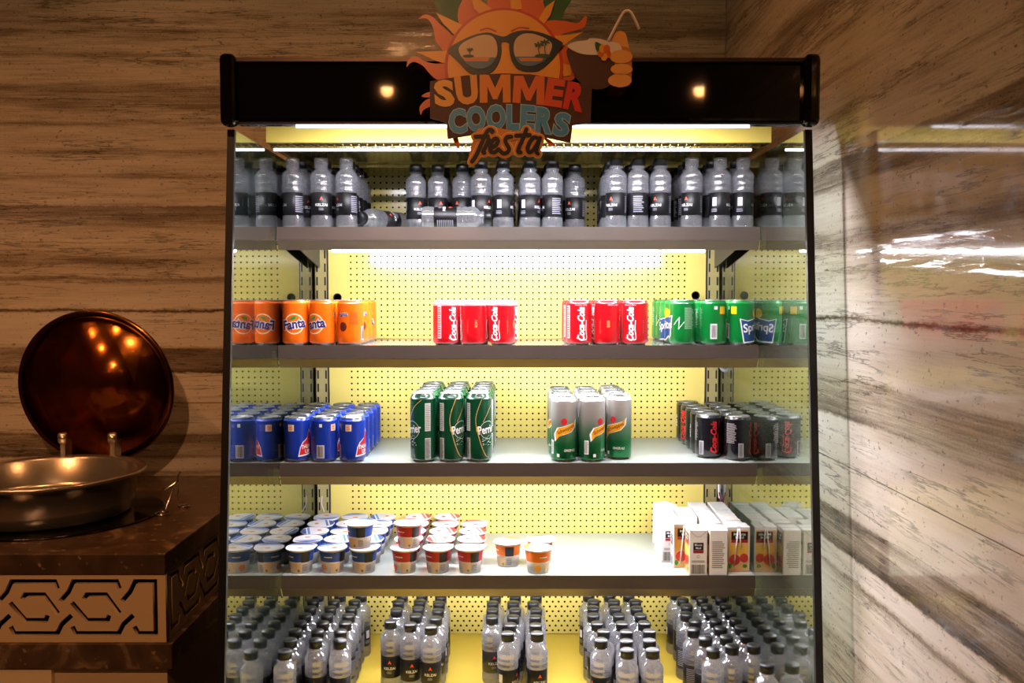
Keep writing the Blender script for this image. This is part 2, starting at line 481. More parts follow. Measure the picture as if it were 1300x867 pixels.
def wrap(name, g, m, R, lvl=1, Rfun=None, du=.0026):
    bm = bmesh.new(); dp = depths(g); bv = [bm.verts.new((x, dp[i], z)) for i, (x, z) in enumerate(g[0])]
    for f in g[1]:
        try: bm.faces.new([bv[i] for i in f])
        except ValueError: pass
    us = [x for x, z in g[0]]; u = math.floor(min(us)/du)*du+du
    while u < max(us):
        bmesh.ops.bisect_plane(bm, geom=bm.verts[:]+bm.edges[:]+bm.faces[:], dist=1e-7, plane_co=(u, 0, 0), plane_no=(1, 0, 0))
        u += du
    for v in bm.verts:
        x, dv, z = v.co; r = (Rfun(z) if Rfun else R)+.00018*lvl+dv
        rb = Rfun(z) if Rfun else R
        a = x/R; v.co = (r*math.sin(a), -r*math.cos(a), z)
    for f in bm.faces:
        f.smooth = True
        f.normal_update(); c = f.calc_center_median()
        if f.normal.dot(Vector((c.x, c.y, 0))) < 0: f.normal_flip()
    me = bpy.data.meshes.new(name); bm.to_mesh(me); bm.free(); me.materials.append(m); return me
def flat(name, g, m, tf):
    me = bpy.data.meshes.new(name); me.from_pydata([tuple(tf(x, z)) for x, z in g[0]], [], g[1])
    me.materials.append(m); me.update(); return me

def inst(kind, parts, loc, rot, label, cat, group, tilt=None):
    """one thing out of shared part meshes; parts: (name, mesh, index of parent part or None)"""
    o = thing(kind, label, cat, loc, (0, 0, rot) if tilt is None else tilt, group)
    made = []
    for nm, me, pi in parts:
        made.append(put(nm, me, o if pi is None else made[pi]))
    return o

# ------------------------------------------------------------------ common materials
M_black = mat('black_gloss_plastic', '0b0b0c', .035, spec=.5)
M_blk = mat('black_matt', '0c0c0d', .5)
M_alu = mat('aluminium', 'd6d6da', .28, metal=1, var=.05)
M_steel = mat('brushed_steel', 'b8b3ae', .3, metal=1, var=.08, vscale=30)
M_rail = mat('price_rail_grey', '5d534c', .32, metal=.4, var=.06, vscale=20)
M_lip = mat('shelf_lip_metal', '7d7466', .35, metal=.5, var=.06, vscale=20)
M_white = mat('white_print', 'f2f2f2', .45)
M_ink = mat('black_print', '15151a', .45)
M_shelf = mat('glossy_white_shelf', 'c4d0c8', .05, spec=.7, coat=.6, var=.02, vscale=8)
M_yellow = mat('yellow_enamel', 'e0cc66', .18, var=.03, vscale=10)
M_olive = mat('olive_satin_metal', 'b5a45a', .17, metal=.75, var=.05, vscale=8)
M_tube = mat('light_tube', 'f8f5ff', .5, emit=TUBE)
M_tube_soft = mat('light_tube_dim', 'f8f4ff', .5, emit=5.0)
M_tube_can = mat('light_tube_canopy', 'f8f4ff', .5, emit=4.0)
M_strip = mat('light_strip_emitter', 'f8f4ff', .5, emit=STRIP)
M_housing = mat('white_light_housing', 'e8e6e8', .35)
M_glass = glass_panel_material()

# ================================================================== the room
YW = 2.5; XW = P(922, 30, YW).x; FLOOR = 0.0; CEIL = 2.75
def slab_wall(name, label, mk, spans, zs):
    base = put(name, mk(spans[0][0], spans[-1][1], FLOOR, CEIL, .012, .06, mat('mortar', 'c9bba8', .7)))
    structure(base, label, 'wall')
    for a, b in spans:
        for z0, z1 in zs:
            put('stone_slab', mk(a+.0009, b-.0009, z0+.0009, z1-.0009, 0, .012, STONE), base)
    return base
def mk_back(a, b, z0, z1, d0, d1, m):
    return MB().box(a, b, YW+d0, YW+d1, z0, z1).mesh('back', m)
def mk_right(a, b, z0, z1, d0, d1, m):
    return MB().box(XW+d0, XW+d1, a, b, z0, z1).mesh('right', m)
SEAM = CZ-.300
ZS = [(FLOOR, SEAM-.9), (SEAM-.9, SEAM), (SEAM, CEIL)]
slab_wall('wall_back', 'brown layered travertine wall behind the cooler', mk_back, [(-2.6, -1.95), (-1.95, XW-.001)], ZS)
slab_wall('wall_right', 'polished layered travertine wall to the right of the cooler', mk_right, [(.42, YW-.001)], ZS)
fl = put('floor', MB().box(-2.6, 2.4, -3.4, YW+.06, -.05, 0).mesh('floor', mat('floor_stone', '4a3d33', .25, var=.15, vscale=4)))
structure(fl, 'dark polished stone floor', 'floor')
ce = put('ceiling', MB().box(-2.6, 2.4, -3.4, YW+.06, CEIL, CEIL+.05).mesh('ceiling', mat('ceiling_paint', '8a7662', .8, var=.05, vscale=3)))
structure(ce, 'plain painted ceiling with downlights', 'ceiling')

trim_me = MB().lathe([(.036, 0), (.046, 0), (.048, -.004), (.036, -.005), (.036, 0)], 28, close=False).mesh('trim', mat('lamp_trim', 'c9c2b8', .4))
lens_me = MB().lathe([(0, -.001), (.0355, -.001), (.0355, -.003), (0, -.003)], 24).mesh('lens', mat('warm_lamp_lens', 'ffcf90', .5, emit=40))
DL = [(-1.75, 1.95, .72), (-.95, 1.95, .7), (-.15, 1.95, .72), (.36, 1.75, .55), (-.79, -2.5, .5), (1.17, -2.5, .5), (-.5, -.5, 9.5), (-1.45, 1.3, 2.6), (.25, 1.3, .35)]
DLN = ['over the back wall near its left end', 'over the copper lid', 'over the middle of the cooler', 'over the corner beside the cooler',
       'behind the camera on the left', 'behind the camera on the right', 'added over the camera to brighten the sign and frieze', 'over the counter front', 'over the right wall']
for (x, y, k), wd_ in zip(DL, DLN):
    t = thing('downlight', 'round warm ceiling downlight '+wd_, 'downlight', (x, y, CEIL), group='ceiling downlights')
    put('trim_ring', trim_me, t); put('lamp_lens', lens_me, t)
    ld = bpy.data.lights.new('lamp', 'SPOT'); ld.energy = ROOM*k; ld.color = (1, .37, .115); ld.spot_size = R_(120); ld.spot_blend = .8
    if -1 < y < 0: ld.color = (1, .48, .21)  # added fill lamp over the camera, put in to brighten sign and frieze
    ld.shadow_soft_size = .035
    lo = bpy.data.objects.new('lamp', ld); COL.objects.link(lo); lo.parent = t; lo.location = (0, 0, -.02)
    if y < 0: lo.rotation_euler = (R_(42), 0, R_(12))
    if -1 < y < 0: ld.spot_size = R_(95)

# ================================================================== the cooler
HW = .51                       # half the clear width between the glass sides
YS, YB = 1.90, 2.262            # front edge of the shelves, back panel
YH = 1.600                     # header front
cool = thing('display_cooler', 'open-front black drinks cooler with glass sides and yellow back', 'cooler', (0, 2.0, FLOOR))
def cp(name, me, parent=None):  # cooler part given in world coordinates
    o = put(name, me, parent or cool)
    o.location = (0, -2.0, -FLOOR) if not parent else (0, 0, 0)
    return o
SHZ = [P(659, y, YS).z for y in (288.5, 439, 588.5, 731.5)]
ZD = CZ - .866                 # bottom deck
ZC = P(659, 188, 1.85).z       # canopy underside
ZHT = P(659, 79, YH).z; ZHB = P(659, 157, YH).z
# header
hd = cp('header', MB().box(-HW-.002, HW+.002, YH, YH+.055, ZHB+.004, ZHT).mesh('header', M_black, bevel=.006))
cp('header_top_bar', MB().box(-HW, HW, YH-.004, YH+.03, ZHT+.0005, ZHT+.007).mesh('bar', mat('bronze_trim', '4a3a2e', .35, metal=.5)), hd)
for s in (-1, 1):
    x0, x1 = sorted((s*(HW-.014), s*(HW+.014)))
    c = MB().box(x0, x1, YH-.02, YH+.012, ZHB-.006, ZHT+.012).mesh('cap', M_black, bevel=.01, bseg=3)
    cp('end_cap', c, hd)
cp('header_bottom_rail', MB().box(-HW+.01, HW-.01, YH+.003, YH+.012, ZHB, ZHB+.0037).mesh('hbr', mat('dark_rail', '2a282c', .3, metal=.5)), hd)
def tube_part(x0, x1, y, z, r=.006, parent=None, nm='light_tube', m=None):
    return cp(nm, MB().tube([(x0, y, z), (x1, y, z)], r, 10).mesh('tube', m or M_tube), parent)
tube_part(-.40, .41, YH+.022, ZHB-.0005, .0026, hd, m=M_tube_soft)
sn = Vector((0, .24, -.9708)); st_ = Vector((0, .9708, .24))
sc_ = Vector((0, YH+.0625, ZHB+.021))
q0, q1 = sc_-st_*.0065, sc_+st_*.0065
lb = cp('light_bar', MB().prism_x([(q0.y, q0.z), (q1.y, q1.z), (q1.y-sn.y*.006, q1.z-sn.z*.006), (q0.y-sn.y*.006, q0.z-sn.z*.006)], -.45, .45).mesh('lbar', M_blk), hd)
e0, e1 = q0+sn*.0004+st_*.0008, q1+sn*.0004-st_*.0008
cp('light_strip', MB().add([(-.39, e0.y, e0.z), (.39, e0.y, e0.z), (.39, e1.y, e1.z), (-.39, e1.y, e1.z)], [(0, 1, 2, 3)]).mesh('lstrip', M_strip), hd)
# canopy
fz0, fz1 = P(659, 181, 1.83).z, P(659, 160, 1.83).z+.03
cn = cp('canopy', MB().box(-HW+.001, HW-.001, 1.86, YB, ZC+.003, ZC+.02).mesh('canopy', M_olive))
cp('canopy_front', MB().box(-HW+.001, HW-.001, 1.828, 1.84, fz0, ZHB+.06).mesh('canopy_front', M_yellow), cn)
cp('air_grille', MB().box(-HW+.001, HW-.001, 1.8405, 1.8595, ZC+.008, ZC+.016).mesh('grille', mat('dark_bronze', '3b2c18', .35, metal=.8)), cn)
gl = MB()
for k in range(60):
    x = -.49+.98*k/59
    gl.box(x-.001, x+.001, 1.841, 1.859, ZC+.004, ZC+.0075)
gb = cp('grille_fin', gl.mesh('fins', mat('bronze_fin', '8a6c34', .3, metal=.9)), cn); gb['kind'] = 'stuff'
tube_part(-HW+.01, .475, 1.852, ZC-.003, .003, cn, m=M_tube_can)
cp('canopy_roof', MB().box(-HW, HW, YH+.0555, 1.8275, ZHB+.052, ZHB+.058).mesh('croof', M_yellow), cn)
cp('top_cover', MB().box(-HW-.004, HW+.004, YH+.0555, 2.40, ZHB+.0605, ZHT-.004).mesh('tcover', M_blk), cn)
cp('canopy_rear_step', MB().box(-HW+.001, HW-.001, 2.10, YB-.001, ZC-.004, ZC+.0025).mesh('cstep', M_olive), cn)
# back panel with perforation
xp0 = P(446-4, 400, YB).x; xp1 = P(867+3, 400, YB).x
PEG = pegboard_material(xp0, xp1, SHZ[3]-.03)
bp_ = cp('back_panel', MB().box(-HW+.036, HW-.036, YB, YB+.02, ZD, ZC+.02).mesh('back_panel', PEG))
cp('rear_shell', MB().box(-HW-.02, HW+.02, YB+.0225, 2.40, FLOOR+.1, ZHB+.01).mesh('shell', M_blk))
for px, py in ((428.5, 377.5), (883, 375)):
    q = P(px, py, YB)
    me = MB().lathe([(0, 0), (.0085, 0), (.0085, .0015), (.0105, .0015), (.0105, 0), (.0085, 0)], 20).mesh('h', mat('grommet_black', '17110c', .5))
    o = put('grommet', me, bp_, (q.x, YB-.0001, q.z), (PI/2, 0, 0))
# uprights with slots
for s in (-1, 1):
    x0, x1 = sorted((s*(HW-.004), s*(HW-.0335)))
    up = cp('upright', MB().box(x0, x1, YB-.008, YB+.018, ZD, ZC).mesh('upright', mat('olive_upright', 'bcae74', .3, metal=.3)))
    sl = MB()
    z = ZD+.02
    while z < ZC-.02:
        for xx in (x0+.003, x1-.0065):
            sl.box(xx, xx+.0038, YB-.0088, YB-.0082, z, z+.021)
        z += .0335
    so = cp('upright_slot', sl.mesh('slots', mat('slot_dark', '14100a', .7)), up); so['kind'] = 'stuff'
    ex = s*(HW-.0345)
    cp('upright_seam', MB().box(ex-.0012, ex+.0012, YB-.009, YB+.001, ZD, ZC).mesh('seam', M_blk), up)
# glass sides
def front_y(px, py): # depth at which the pane's front edge crosses this pixel
    lo, hi = 1.0, 2.2
    for _ in range(40):
        m = (lo+hi)/2
        if P(px, py, m).x < HW: lo = m
        else: hi = m
    return (lo+hi)/2
yt, yb = front_y(1021, 165), front_y(1035, 860)
zt, zb = P(1021, 165, yt).z, P(1035, 860, yb).z
slope = (yb-yt)/(zb-zt)
zlow = FLOOR+.45; ylow = yb+slope*(zlow-zb)
for s in (-1, 1):
    xg0, xg1 = sorted((s*HW, s*(HW+.006)))
    prof = [(yt, ZHB-.0065), (YB+.018, ZHB-.0065), (YB+.018, zlow), (ylow, zlow)]
    g = cp('side_glass', MB().prism_x(prof, xg0, xg1).mesh('glass', M_glass))
    if s < 0:
        cp('outer_cladding', MB().prism_x(prof, -HW-.0105, -HW-.0065).mesh('clad', M_blk), g)
    xe0, xe1 = sorted((s*(HW-.001), s*(HW+.012)))
    pe = [(yt-.007, ZHB-.0065), (yt+.002, ZHB-.0065), (ylow+.002, zlow), (ylow-.007, zlow)]
    cp('edge_trim', MB().prism_x(pe, xe0, xe1).mesh('trim', M_blk), g)
# bottom deck and plinth
cp('bottom_deck', MB().prism_x([(1.48, ZD-.004), (YB+.018, ZD-.002), (YB+.018, ZD-.02), (1.48, ZD-.03)], -HW+.001, HW-.001).mesh('deck', mat('yellow_deck', 'dcc04c', .22, var=.03, vscale=8)))
pl_ = cp('plinth', MB().prism_x([(ylow-.02, FLOOR+.05), (ylow-.02, ZD-.06), (ylow+.03, ZD-.032), (2.35, ZD-.032), (2.35, FLOOR+.05)], -HW-.02, HW+.02).mesh('plinth', M_black))
cp('kick_plate', MB().box(-HW, HW, ylow+.05, 2.33, FLOOR, FLOOR+.0495).mesh('kick', M_blk), pl_)
# shelves
M_brk = mat('dark_bracket', '24231f', .4, metal=.3)
for i, z in enumerate(SHZ):
    hw = HW-.0006
    sh = cp('shelf', MB().box(-hw, hw, YS+.004, YB-.012, z-.012, z).mesh('shelf', M_shelf))
    cp('price_rail', MB().prism_x([(YS, z+.001), (YS+.0035, z+.001), (YS+.0035, z-.027), (YS-.001, z-.027)], -hw, hw).mesh('rail', M_rail), sh)
    cp('shelf_lip', MB().prism_x([(YS-.001, z-.0275), (YS+.004, z-.0275), (YS+.016, z-.047), (YS+.010, z-.047)], -hw+.001, hw-.001).mesh('lip', M_lip), sh)
    a = .405
    lh = cp('light_housing', MB().prism_x([(YS+.020, z-.0125), (YS+.075, z-.0125), (YS+.075, z-.030), (YS+.050, z-.034), (YS+.026, z-.044), (YS+.020, z-.044)], -.455, .455).mesh('housing', M_housing), sh)
    tube_part(-a, a, YS+.062, z-.042, .0075, lh, m=mat('light_tube_shelf_%d' % i, 'f8f5ff', .5, emit=TUBE*(1, .85, .7, .62)[i]))
    for s in (-1, 1):
        xb0, xb1 = sorted((s*(hw-.016), s*(hw-.0135)))
        cp('bracket', MB().prism_x([(YB-.010, z-.0125), (1.99, z-.0125), (1.99, z-.03), (2.10, z-.05), (YB-.010, z-.075)], xb0, xb1).mesh('bracket', M_brk), sh)
# cables at the right
def cable(pts, r, m, nm='cable'):
    cp(nm, MB().tube(smooth_curve([Vector(p) for p in pts], 6, False), r, 8).mesh('cable', m))
M_cab = mat('grey_cable', 'a9abad', .4)
a, b, c = P(913, 462, 2.2), P(920, 470.5, 2.2), P(932, 462, 2.2)
cable([a+Vector((0, 0, .03)), a, b, c, c+Vector((.002, 0, .03))], .004, M_cab)
cable([P(938, 606, 2.2), P(936, 625, 2.2), P(930, 645, 2.2), P(920, 662, 2.21)], .0065, M_cab)
cable([P(913, 606, 2.22), P(913, 622, 2.22), P(914, 632, 2.22)], .004, mat('white_cable', 'e6e6ea', .4))
cable([P(913, 625, 2.21), P(915, 634, 2.21), P(917, 641, 2.21)], .0016, mat('red_wire', '9b1d22', .4), 'wire')
cable([P(916, 632, 2.215), P(919, 644, 2.215), P(922, 652, 2.215)], .004, mat('blue_plug', '5a6bb5', .4), 'plug')
cable([P(409, 630, 2.235), P(408.5, 640, 2.23), P(412, 650, 2.22)], .0012, mat('white_cable', 'e6e6ea', .4), 'wire')

# ================================================================== cans
def can_parts(R, H, m_body, m_neck=None, sleek=False, neck=None):
    n = .0035 if not sleek else .005
    nt_ = .007 if not sleek else .012
    prof = [(R*.80, .004), (R*.93, .0045), (R, .009)]
    prof += [(R, H*t) for t in (.25, .5, .75)]
    nb = neck or nt_
    prof += [(R, H-nb)]
    body = MB().lathe(prof, 40, close=False).mesh('can_body', m_body)
    nk = MB().lathe([(R, H-nb), (R, H-nt_), (R-n*.45, H-nt_*.55), (R-n, H-nt_*.2)], 40, close=False).mesh('can_neck', m_neck or m_body)
    rim = MB().lathe([(R*.70, .003), (R*.74, 0), (R*.78, 0), (R*.82, .004), (R*.93, .0045)], 32, close=True).mesh('can_base', M_alu)
    r = R-n
    top = MB().lathe([(r, H-nt_*.2), (r+.0008, H-.0008), (r+.0004, H), (r-.0012, H), (r-.0022, H-.003), (r*.55, H-.0026), (0, H-.0026)], 36, close=False).mesh('can_lid', M_alu)
    tb = MB().box(-.006, .006, -.009, .009, H-.0022, H-.0013).mesh('pull_tab', M_alu, bevel=.0003)
    return [('can_body', body, None), ('base_rim', rim, None), ('can_lid', top, None), ('pull_tab', tb, 2), ('can_neck', nk, None)]
def prints(parts, R, arts):
    for k, (nm, g, m, lvl) in enumerate(arts):
        parts.append((nm, wrap(nm, g, m, R, lvl), 0))
    return parts

# --- orange soda
R1, H1 = .0278, .0965
M_or = mat('orange_can', 'f06a0c', .3, coat=.5)
M_blue = mat('dark_blue_print', '20246e', .4); M_leaf = mat('green_print', '2f8a2c', .4)
M_cream = mat('cream_print', 'f4ddb0', .4); M_dor = mat('dark_orange_print', 'b9540c', .4)
A = 8*PI/180
def orange_logo(cx, cy_, k):
    b = ('Fanta', .0, .0)
    return [('logo_ring', ring(cx, cy_, .0195*k, .022*k), M_cream, 1),
            ('leaf', ell(cx-.002*k, cy_+.0125*k, .007*k, .0035*k, .5), M_leaf, 2),
            ('lettering_outline', fit(text2d('Fanta', .085), .050*k, .021*k, cx, cy_, A, ('Fanta', .035)), M_white, 2),
            ('lettering', fit(text2d('Fanta', .035), .050*k, .021*k, cx, cy_, A), M_blue, 3)]
orange = prints(can_parts(R1, H1, M_or), R1, orange_logo(0, .046, 1) + orange_logo(.060, .066, .42)[2:] + [
    ('emblem', ell(.060, .040, .009, .010), mat('brown_print', '5a1d0c', .4), 1),
    ('nutrition_panel', rect(.084, .058, .018, .026), M_dor, 1), ('barcode_panel', rect(.108, .026, .010, .030), M_white, 1),
    ('barcode', barcode(.108, .026, .008, .026), M_ink, 2)])
# --- red cola
M_red = mat('red_can', 'c8101c', .28, coat=.5)
M_gold = mat('gold_print', 'd8a860', .4)
def cola_word(m, cx, cy_, L_, wdt, lvl=1):
    g = fit(text2d('Coca-Cola', .038, .35), L_, wdt, cx, cy_, PI/2)
    tail = stroke(smooth_curve([(cx-wdt*.55, cy_-L_*.42), (cx+wdt*.72, cy_-L_*.46), (cx+wdt*.66, cy_-L_*.15), (cx+wdt*.72, cy_+L_*.1)], 5, False), .0018)
    return [('lettering', join(g, tail), m, lvl)]
def cola(top_m, wht, body):
    arts = cola_word(wht, 0, .046, .072, .0165) + [('small_lettering', fit(text2d('SON', .02), .015, .006, .048, .046, PI/2), M_gold, 1),
        ('side_lettering', lines(.030, .040, .0012, .030, 8), M_gold, 1), ('side_panel', rect(-.030, .05, .009, .07), mat('silver_print', 'c9c4c4', .4), 1),
        ('fine_print', lines(-.030, .05, .007, .066, 14), M_red, 2)] + cola_word(wht, .0870, .046, .072, .0165)
    return prints(can_parts(R1, H1, body, top_m, neck=.012 if top_m else None), R1, arts)
cola_silver = cola(mat('silver_band', 'cfc8d0', .3, metal=.6), M_white, M_red)
cola_red = cola(None, M_white, M_red)
def with_sis(parts):
    out = [p for p in parts if p[0] != 'small_lettering']
    out.append(('small_lettering', wrap('small_lettering', fit(text2d('SIS', .02), .015, .006, .048, .046, PI/2), M_gold, R1, 1), 0))
    out.append(('top_lettering', wrap('top_lettering', join(*[fit(text2d('ORIGINAL TASTE', .01), .026, .0025, u, H1-.0105) for u in (-.06, 0, .06)]), M_white, R1, 1), 0))
    return out
cola_red = with_sis(cola_red)
# --- green lemon soda
M_grn = mat('green_can', '08742f', .28, coat=.5); M_yel = mat('yellow_print', 'f0c818', .4)
star = [(-.020, .015), (-.008, .012), (.024, .020), (.020, -.012), (.010, -.020), (-.014, -.022)]
def off(pts, k, cx, cy_): return [(cx+x*k, cy_+y*k) for x, y in pts]
green = prints(can_parts(R1, H1, M_grn), R1, [
    ('emblem_edge', poly(off(star, 1.42, 0, .036)), M_white, 1), ('emblem', poly(off(star, 1.28, 0, .036)), mat('navy_print', '16457c', .4), 2),
    ('lettering', fit(text2d('Sprite', .02, .1), .054, .024, .006, .038, .18), M_white, 3), ('lemon', ell(.014, .068, .0105, .011), M_yel, 1),
    ('price_patch', rect(-.042, .075, .014, .016), M_yel, 1), ('plus_mark', rect(-.058, .080, .007, .007), M_white, 1),
    ('barcode_panel', rect(-.062, .030, .014, .032), M_white, 1), ('barcode', barcode(-.062, .030, .011, .027), M_ink, 2),
    ('nutrition_panel', lines(.074, .058, .022, .046, 14), mat('pale_green_print', '9fc9a5', .4), 1),
    ('emblem_outline', stroke([(.040, .045), (.052, .060), (.050, .035), (.062, .050)], .0016), M_white, 1)])
# --- blue cola
M_bl = mat('blue_can', '14339a', .28, coat=.5); M_rp = mat('red_print', 'c3202a', .4)
hand = [(-.017, -.022), (.020, -.018), (.021, -.001), (.015, .003), (.016, .022), (.008, .030), (.003, .013), (-.008, .005), (-.013, -.004)]
blue = prints(can_parts(R1, H1, M_bl), R1, [
    ('emblem_edge', poly(off(hand, 1.16, 0, .038)), M_white, 1), ('emblem', poly(off(hand, 1.0, 0, .038)), M_rp, 2),
    ('lettering', fit(text2d('THUMS', .03), .030, .0085, .002, .034, .06), M_white, 3), ('lettering_lower', fit(text2d('UP', .03), .014, .008, .003, .0235, .06), M_white, 3),
    ('price_patch', rect(-.034, .075, .013, .014), M_cream, 1), ('price_lines', lines(-.034, .075, .010, .011, 4), M_rp, 2),
    ('nutrition_panel', lines(-.082, .064, .024, .034, 9), mat('navy_fine_print', '13235c', .4), 1),
    ('plus_mark', rect(-.063, .080, .006, .007), M_white, 1),
    ('barcode_panel', rect(-.064, .024, .017, .028), mat('grey_label', 'd0cdd0', .4), 1), ('barcode', barcode(-.064, .024, .014, .024), M_ink, 2)])
# --- black cola
M_bk = mat('black_can', '121014', .26, coat=.5); M_rl = mat('red_lettering', 'd01c20', .4)
black = prints(can_parts(R1, H1, M_bk), R1, cola_word(M_rl, 0, .048, .070, .015) + [
    ('fine_print', lines(-.050, .060, .026, .044, 14), mat('grey_print', '8d8584', .4), 1),
    ('barcode_panel', rect(-.028, .024, .011, .030), mat('grey_label', 'd0cdd0', .4), 1), ('barcode', barcode(-.028, .024, .009, .027), M_ink, 2),
    ('side_lettering', fit(text2d('zero', .02), .030, .010, .030, .050, PI/2), M_white, 1)] + cola_word(M_rl, .087, .048, .070, .015))
# --- slim green water can
R2, H2 = .0276, .149
M_dg = mat('dark_green_can', '0a4227', .26, coat=.5); M_sil = mat('pale_label', 'c9d0cc', .4)
slim = prints(can_parts(R2, H2, M_dg, sleek=True), R2, [
    ('emblem', ell(.002, .070, .020, .016, .2), mat('deep_green_print', '073a20', .4), 1), ('emblem_ring', ring(.002, .070, .0185, .0195), M_sil, 2),
    ('lettering', fit(text2d('Perrier', .02), .046, .018, .002, .072, .12), M_white, 3),
    ('gold_line', join(stroke(smooth_curve([(-.012, .140), (-.026, .095), (-.018, .05), (-.006, .018), (.004, .010)], 6, False), .0013),
                       stroke(smooth_curve([(.026, .135), (.008, .118), (-.010, .088)], 6, False), .001)), M_gold, 2),
    ('bubbles', join(*[ell(random.uniform(-.012, .014), random.uniform(.036, .058), .0008, .0008, 0, 6) for _ in range(40)]), M_sil, 1),
    ('lemon', ell(-.022, .072, .003, .006), M_yel, 2),
    ('nutrition_panel', rect(-.046, .098, .013, .060), M_sil, 1), ('fine_print', lines(-.046, .098, .011, .056, 14), mat('grey_print', '8d8584', .4), 2),
    ('barcode_panel', rect(-.046, .030, .013, .046), M_sil, 1), ('barcode', lines(-.046, .030, .011, .042, 22), M_ink, 2),
    ('nutrition_panel', rect(.040, .098, .013, .060), M_sil, 1), ('fine_print', lines(.040, .098, .011, .056, 14), mat('grey_print', '8d8584', .4), 2),
    ('barcode_panel', rect(.040, .030, .013, .046), M_sil, 1), ('barcode', lines(.040, .030, .011, .042, 22), M_ink, 2)])
# --- slim ginger ale can
GA = gradient_can_material(); H3 = .143
swash = [(-.021, -.022), (-.023, -.008), (-.016, .004), (0, .008), (.016, .013), (.024, .020), (.022, .006), (.012, -.004), (0, -.008), (-.012, -.012)]
ginger = prints(can_parts(R2, H3, GA, sleek=True), R2, [
    ('emblem_edge', poly(off(swash, 1.18, 0, .070)), M_white, 1), ('emblem', poly(off(swash, 1.0, 0, .070)), mat('amber_print', 'e8a21e', .4), 2),
    ('lettering', fit(text2d('Schweppes', .012, .1), .042, .010, .001, .071, .42), mat('brown_print', '5a1d0c', .4), 3),
    ('red_seal', ell(-.003, .088, .0065, .0072), M_rp, 3),
    ('small_lettering', fit(text2d('GINGER ALE', .01), .026, .0052, .010, .026), M_white, 1),
    ('fine_print', lines(0, .126, .030, .022, 6, .0006), mat('silver_print', 'c9c4c4', .4), 1),
    ('barcode_panel', rect(-.034, .032, .010, .030), M_white, 1), ('barcode', lines(-.034, .032, .008, .026, 14), M_ink, 2),
    ('plus_mark', rect(-.016, .015, .006, .007), M_white, 1)])

ROWW = ['front row', 'second row', 'third row', 'fourth row', 'fifth row', 'sixth row', 'seventh row', 'eighth row', 'ninth row']
COLW = {1: ['only column'], 2: ['left column', 'right column'], 3: ['left column', 'middle column', 'right column'],
        4: ['leftmost column', 'second column', 'third column', 'rightmost column']}
def block(parts, kind, desc, where, cat, group, z, xs, y0, rows, pitch, rots, offs=None, skip=(), yoff=None, drift=0.0):
    n = len(xs)
    for r in range(rows):
        for c, px in enumerate(xs):
            if (r, c) in skip: continue
            x = P(px, 400, y0).x + (offs[r] if offs else 0) + random.uniform(-.0006, .0006) + drift*r
            y = y0 + r*pitch + (yoff[c] if yoff else 0) + random.uniform(-.0004, .0004)
            lim_ = HW-.0015-.0282; x = min(max(x, -lim_), lim_)
            rot = R_(rots[c]) if r == 0 else random.uniform(-PI, PI)
            lab = '%s %s, %s, %s' % (desc, where, ROWW[r], COLW[n][c])
            inst(kind, parts, (x, y, z+.0002), rot, lab, cat, group)
Z1, Z2, Z3, Z4 = SHZ
YF = 1.935
block(orange, 'soda_can', 'orange soda can', 'at left end of shelf', 'can', 'orange cans', Z2, (371, 409.5, 445.5), YF, 4, .0575, (8, -28, -150))
block(cola_silver, 'cola_can', 'red cola can with silver rim', 'near middle of shelf', 'can', 'red silver-rimmed cans', Z2, (566, 601, 637), YF, 3, .0575, (36, -84, -36), (0, .008, .006))
block(cola_red, 'cola_can', 'all-red cola can', 'beside the green cans', 'can', 'all-red cans', Z2, (735, 770.5, 806.5), YF, 3, .0575, (6, -98, -30), (0, -.003, -.002))
block(green, 'lemon_soda_can', 'green soda can', 'at right end of shelf', 'can', 'green short cans', Z2, (866, 905.5, 945.5), YF, 5, .0585, (-130, 118, 38), yoff=(0, 0, 0))
block(blue, 'cola_can', 'blue cola can', 'at left end of shelf', 'can', 'blue cans', Z3, (373, 410, 446), YF, 5, .0578, (58, 126, 62))
block(slim, 'slim_water_can', 'tall dark green can', 'near middle of shelf', 'can', 'tall dark green cans', Z3, (536.5, 572, 607.5), YF, 5, .0572, (-56, 52, 42), (0, .002, .004, .005, .006))
block(ginger, 'slim_ginger_ale_can', 'tall silver-green can', 'right of dark green ones', 'can', 'tall silver and green cans', Z3, (716.5, 752, 789), YF+.002, 4, .0572, (4, 40, -28), (0, -.003, -.001, -.002), yoff=(0, 0, .03))
block(black, 'cola_can', 'black cola can', 'at right end of shelf', 'can', 'black cans', Z3, (900.5, 945.5), YF+.045, 5, .0572, (14, 58), yoff=(0, -.03))

# ================================================================== water bottles
BR, BH = .0226, .148
BPROF = [(.012, .0035), (.017, .0005), (.0205, .0005), (.0222, .004), (.0226, .010), (.0224, .020), (.0216, .026), (.0214, .03), (.0214, .07), (.0216, .0745),
         (.0226, .077), (.0226, .083), (.0206, .0855), (.0226, .088), (.0226, .095), (.0206, .0975), (.0226, .1), (.0226, .109),
         (.0215, .114), (.0185, .1185), (.0145, .122), (.0122, .1245), (.0122, .1275), (.0148, .1282), (.0148, .1297), (.0125, .1305), (.0125, .134)]
M_water = water_material()
b_body = MB().lathe(BPROF, 32).mesh('bottle_body', M_water)
cap_prof = [(.0128, .1325), (.0141, .1325), (.0141, .1465), (.0134, .148), (0, .148)]
b_cap = MB().lathe(cap_prof, 28).mesh('cap', mat('black_cap', '09090c', .4))
b_capc = MB().lathe(cap_prof, 28).mesh('clear_cap', M_water)
b_lab = MB().lathe([(.0217, .0262), (.0221, .0266), (.0221, .0742), (.0217, .0745)], 32, close=False).mesh('label', mat('black_label', '08080c', .42))
M_flame = mat('flame_print', 'e2502e', .4); M_lt = mat('label_grey_print', '8f8f9b', .4)
KR = .0221
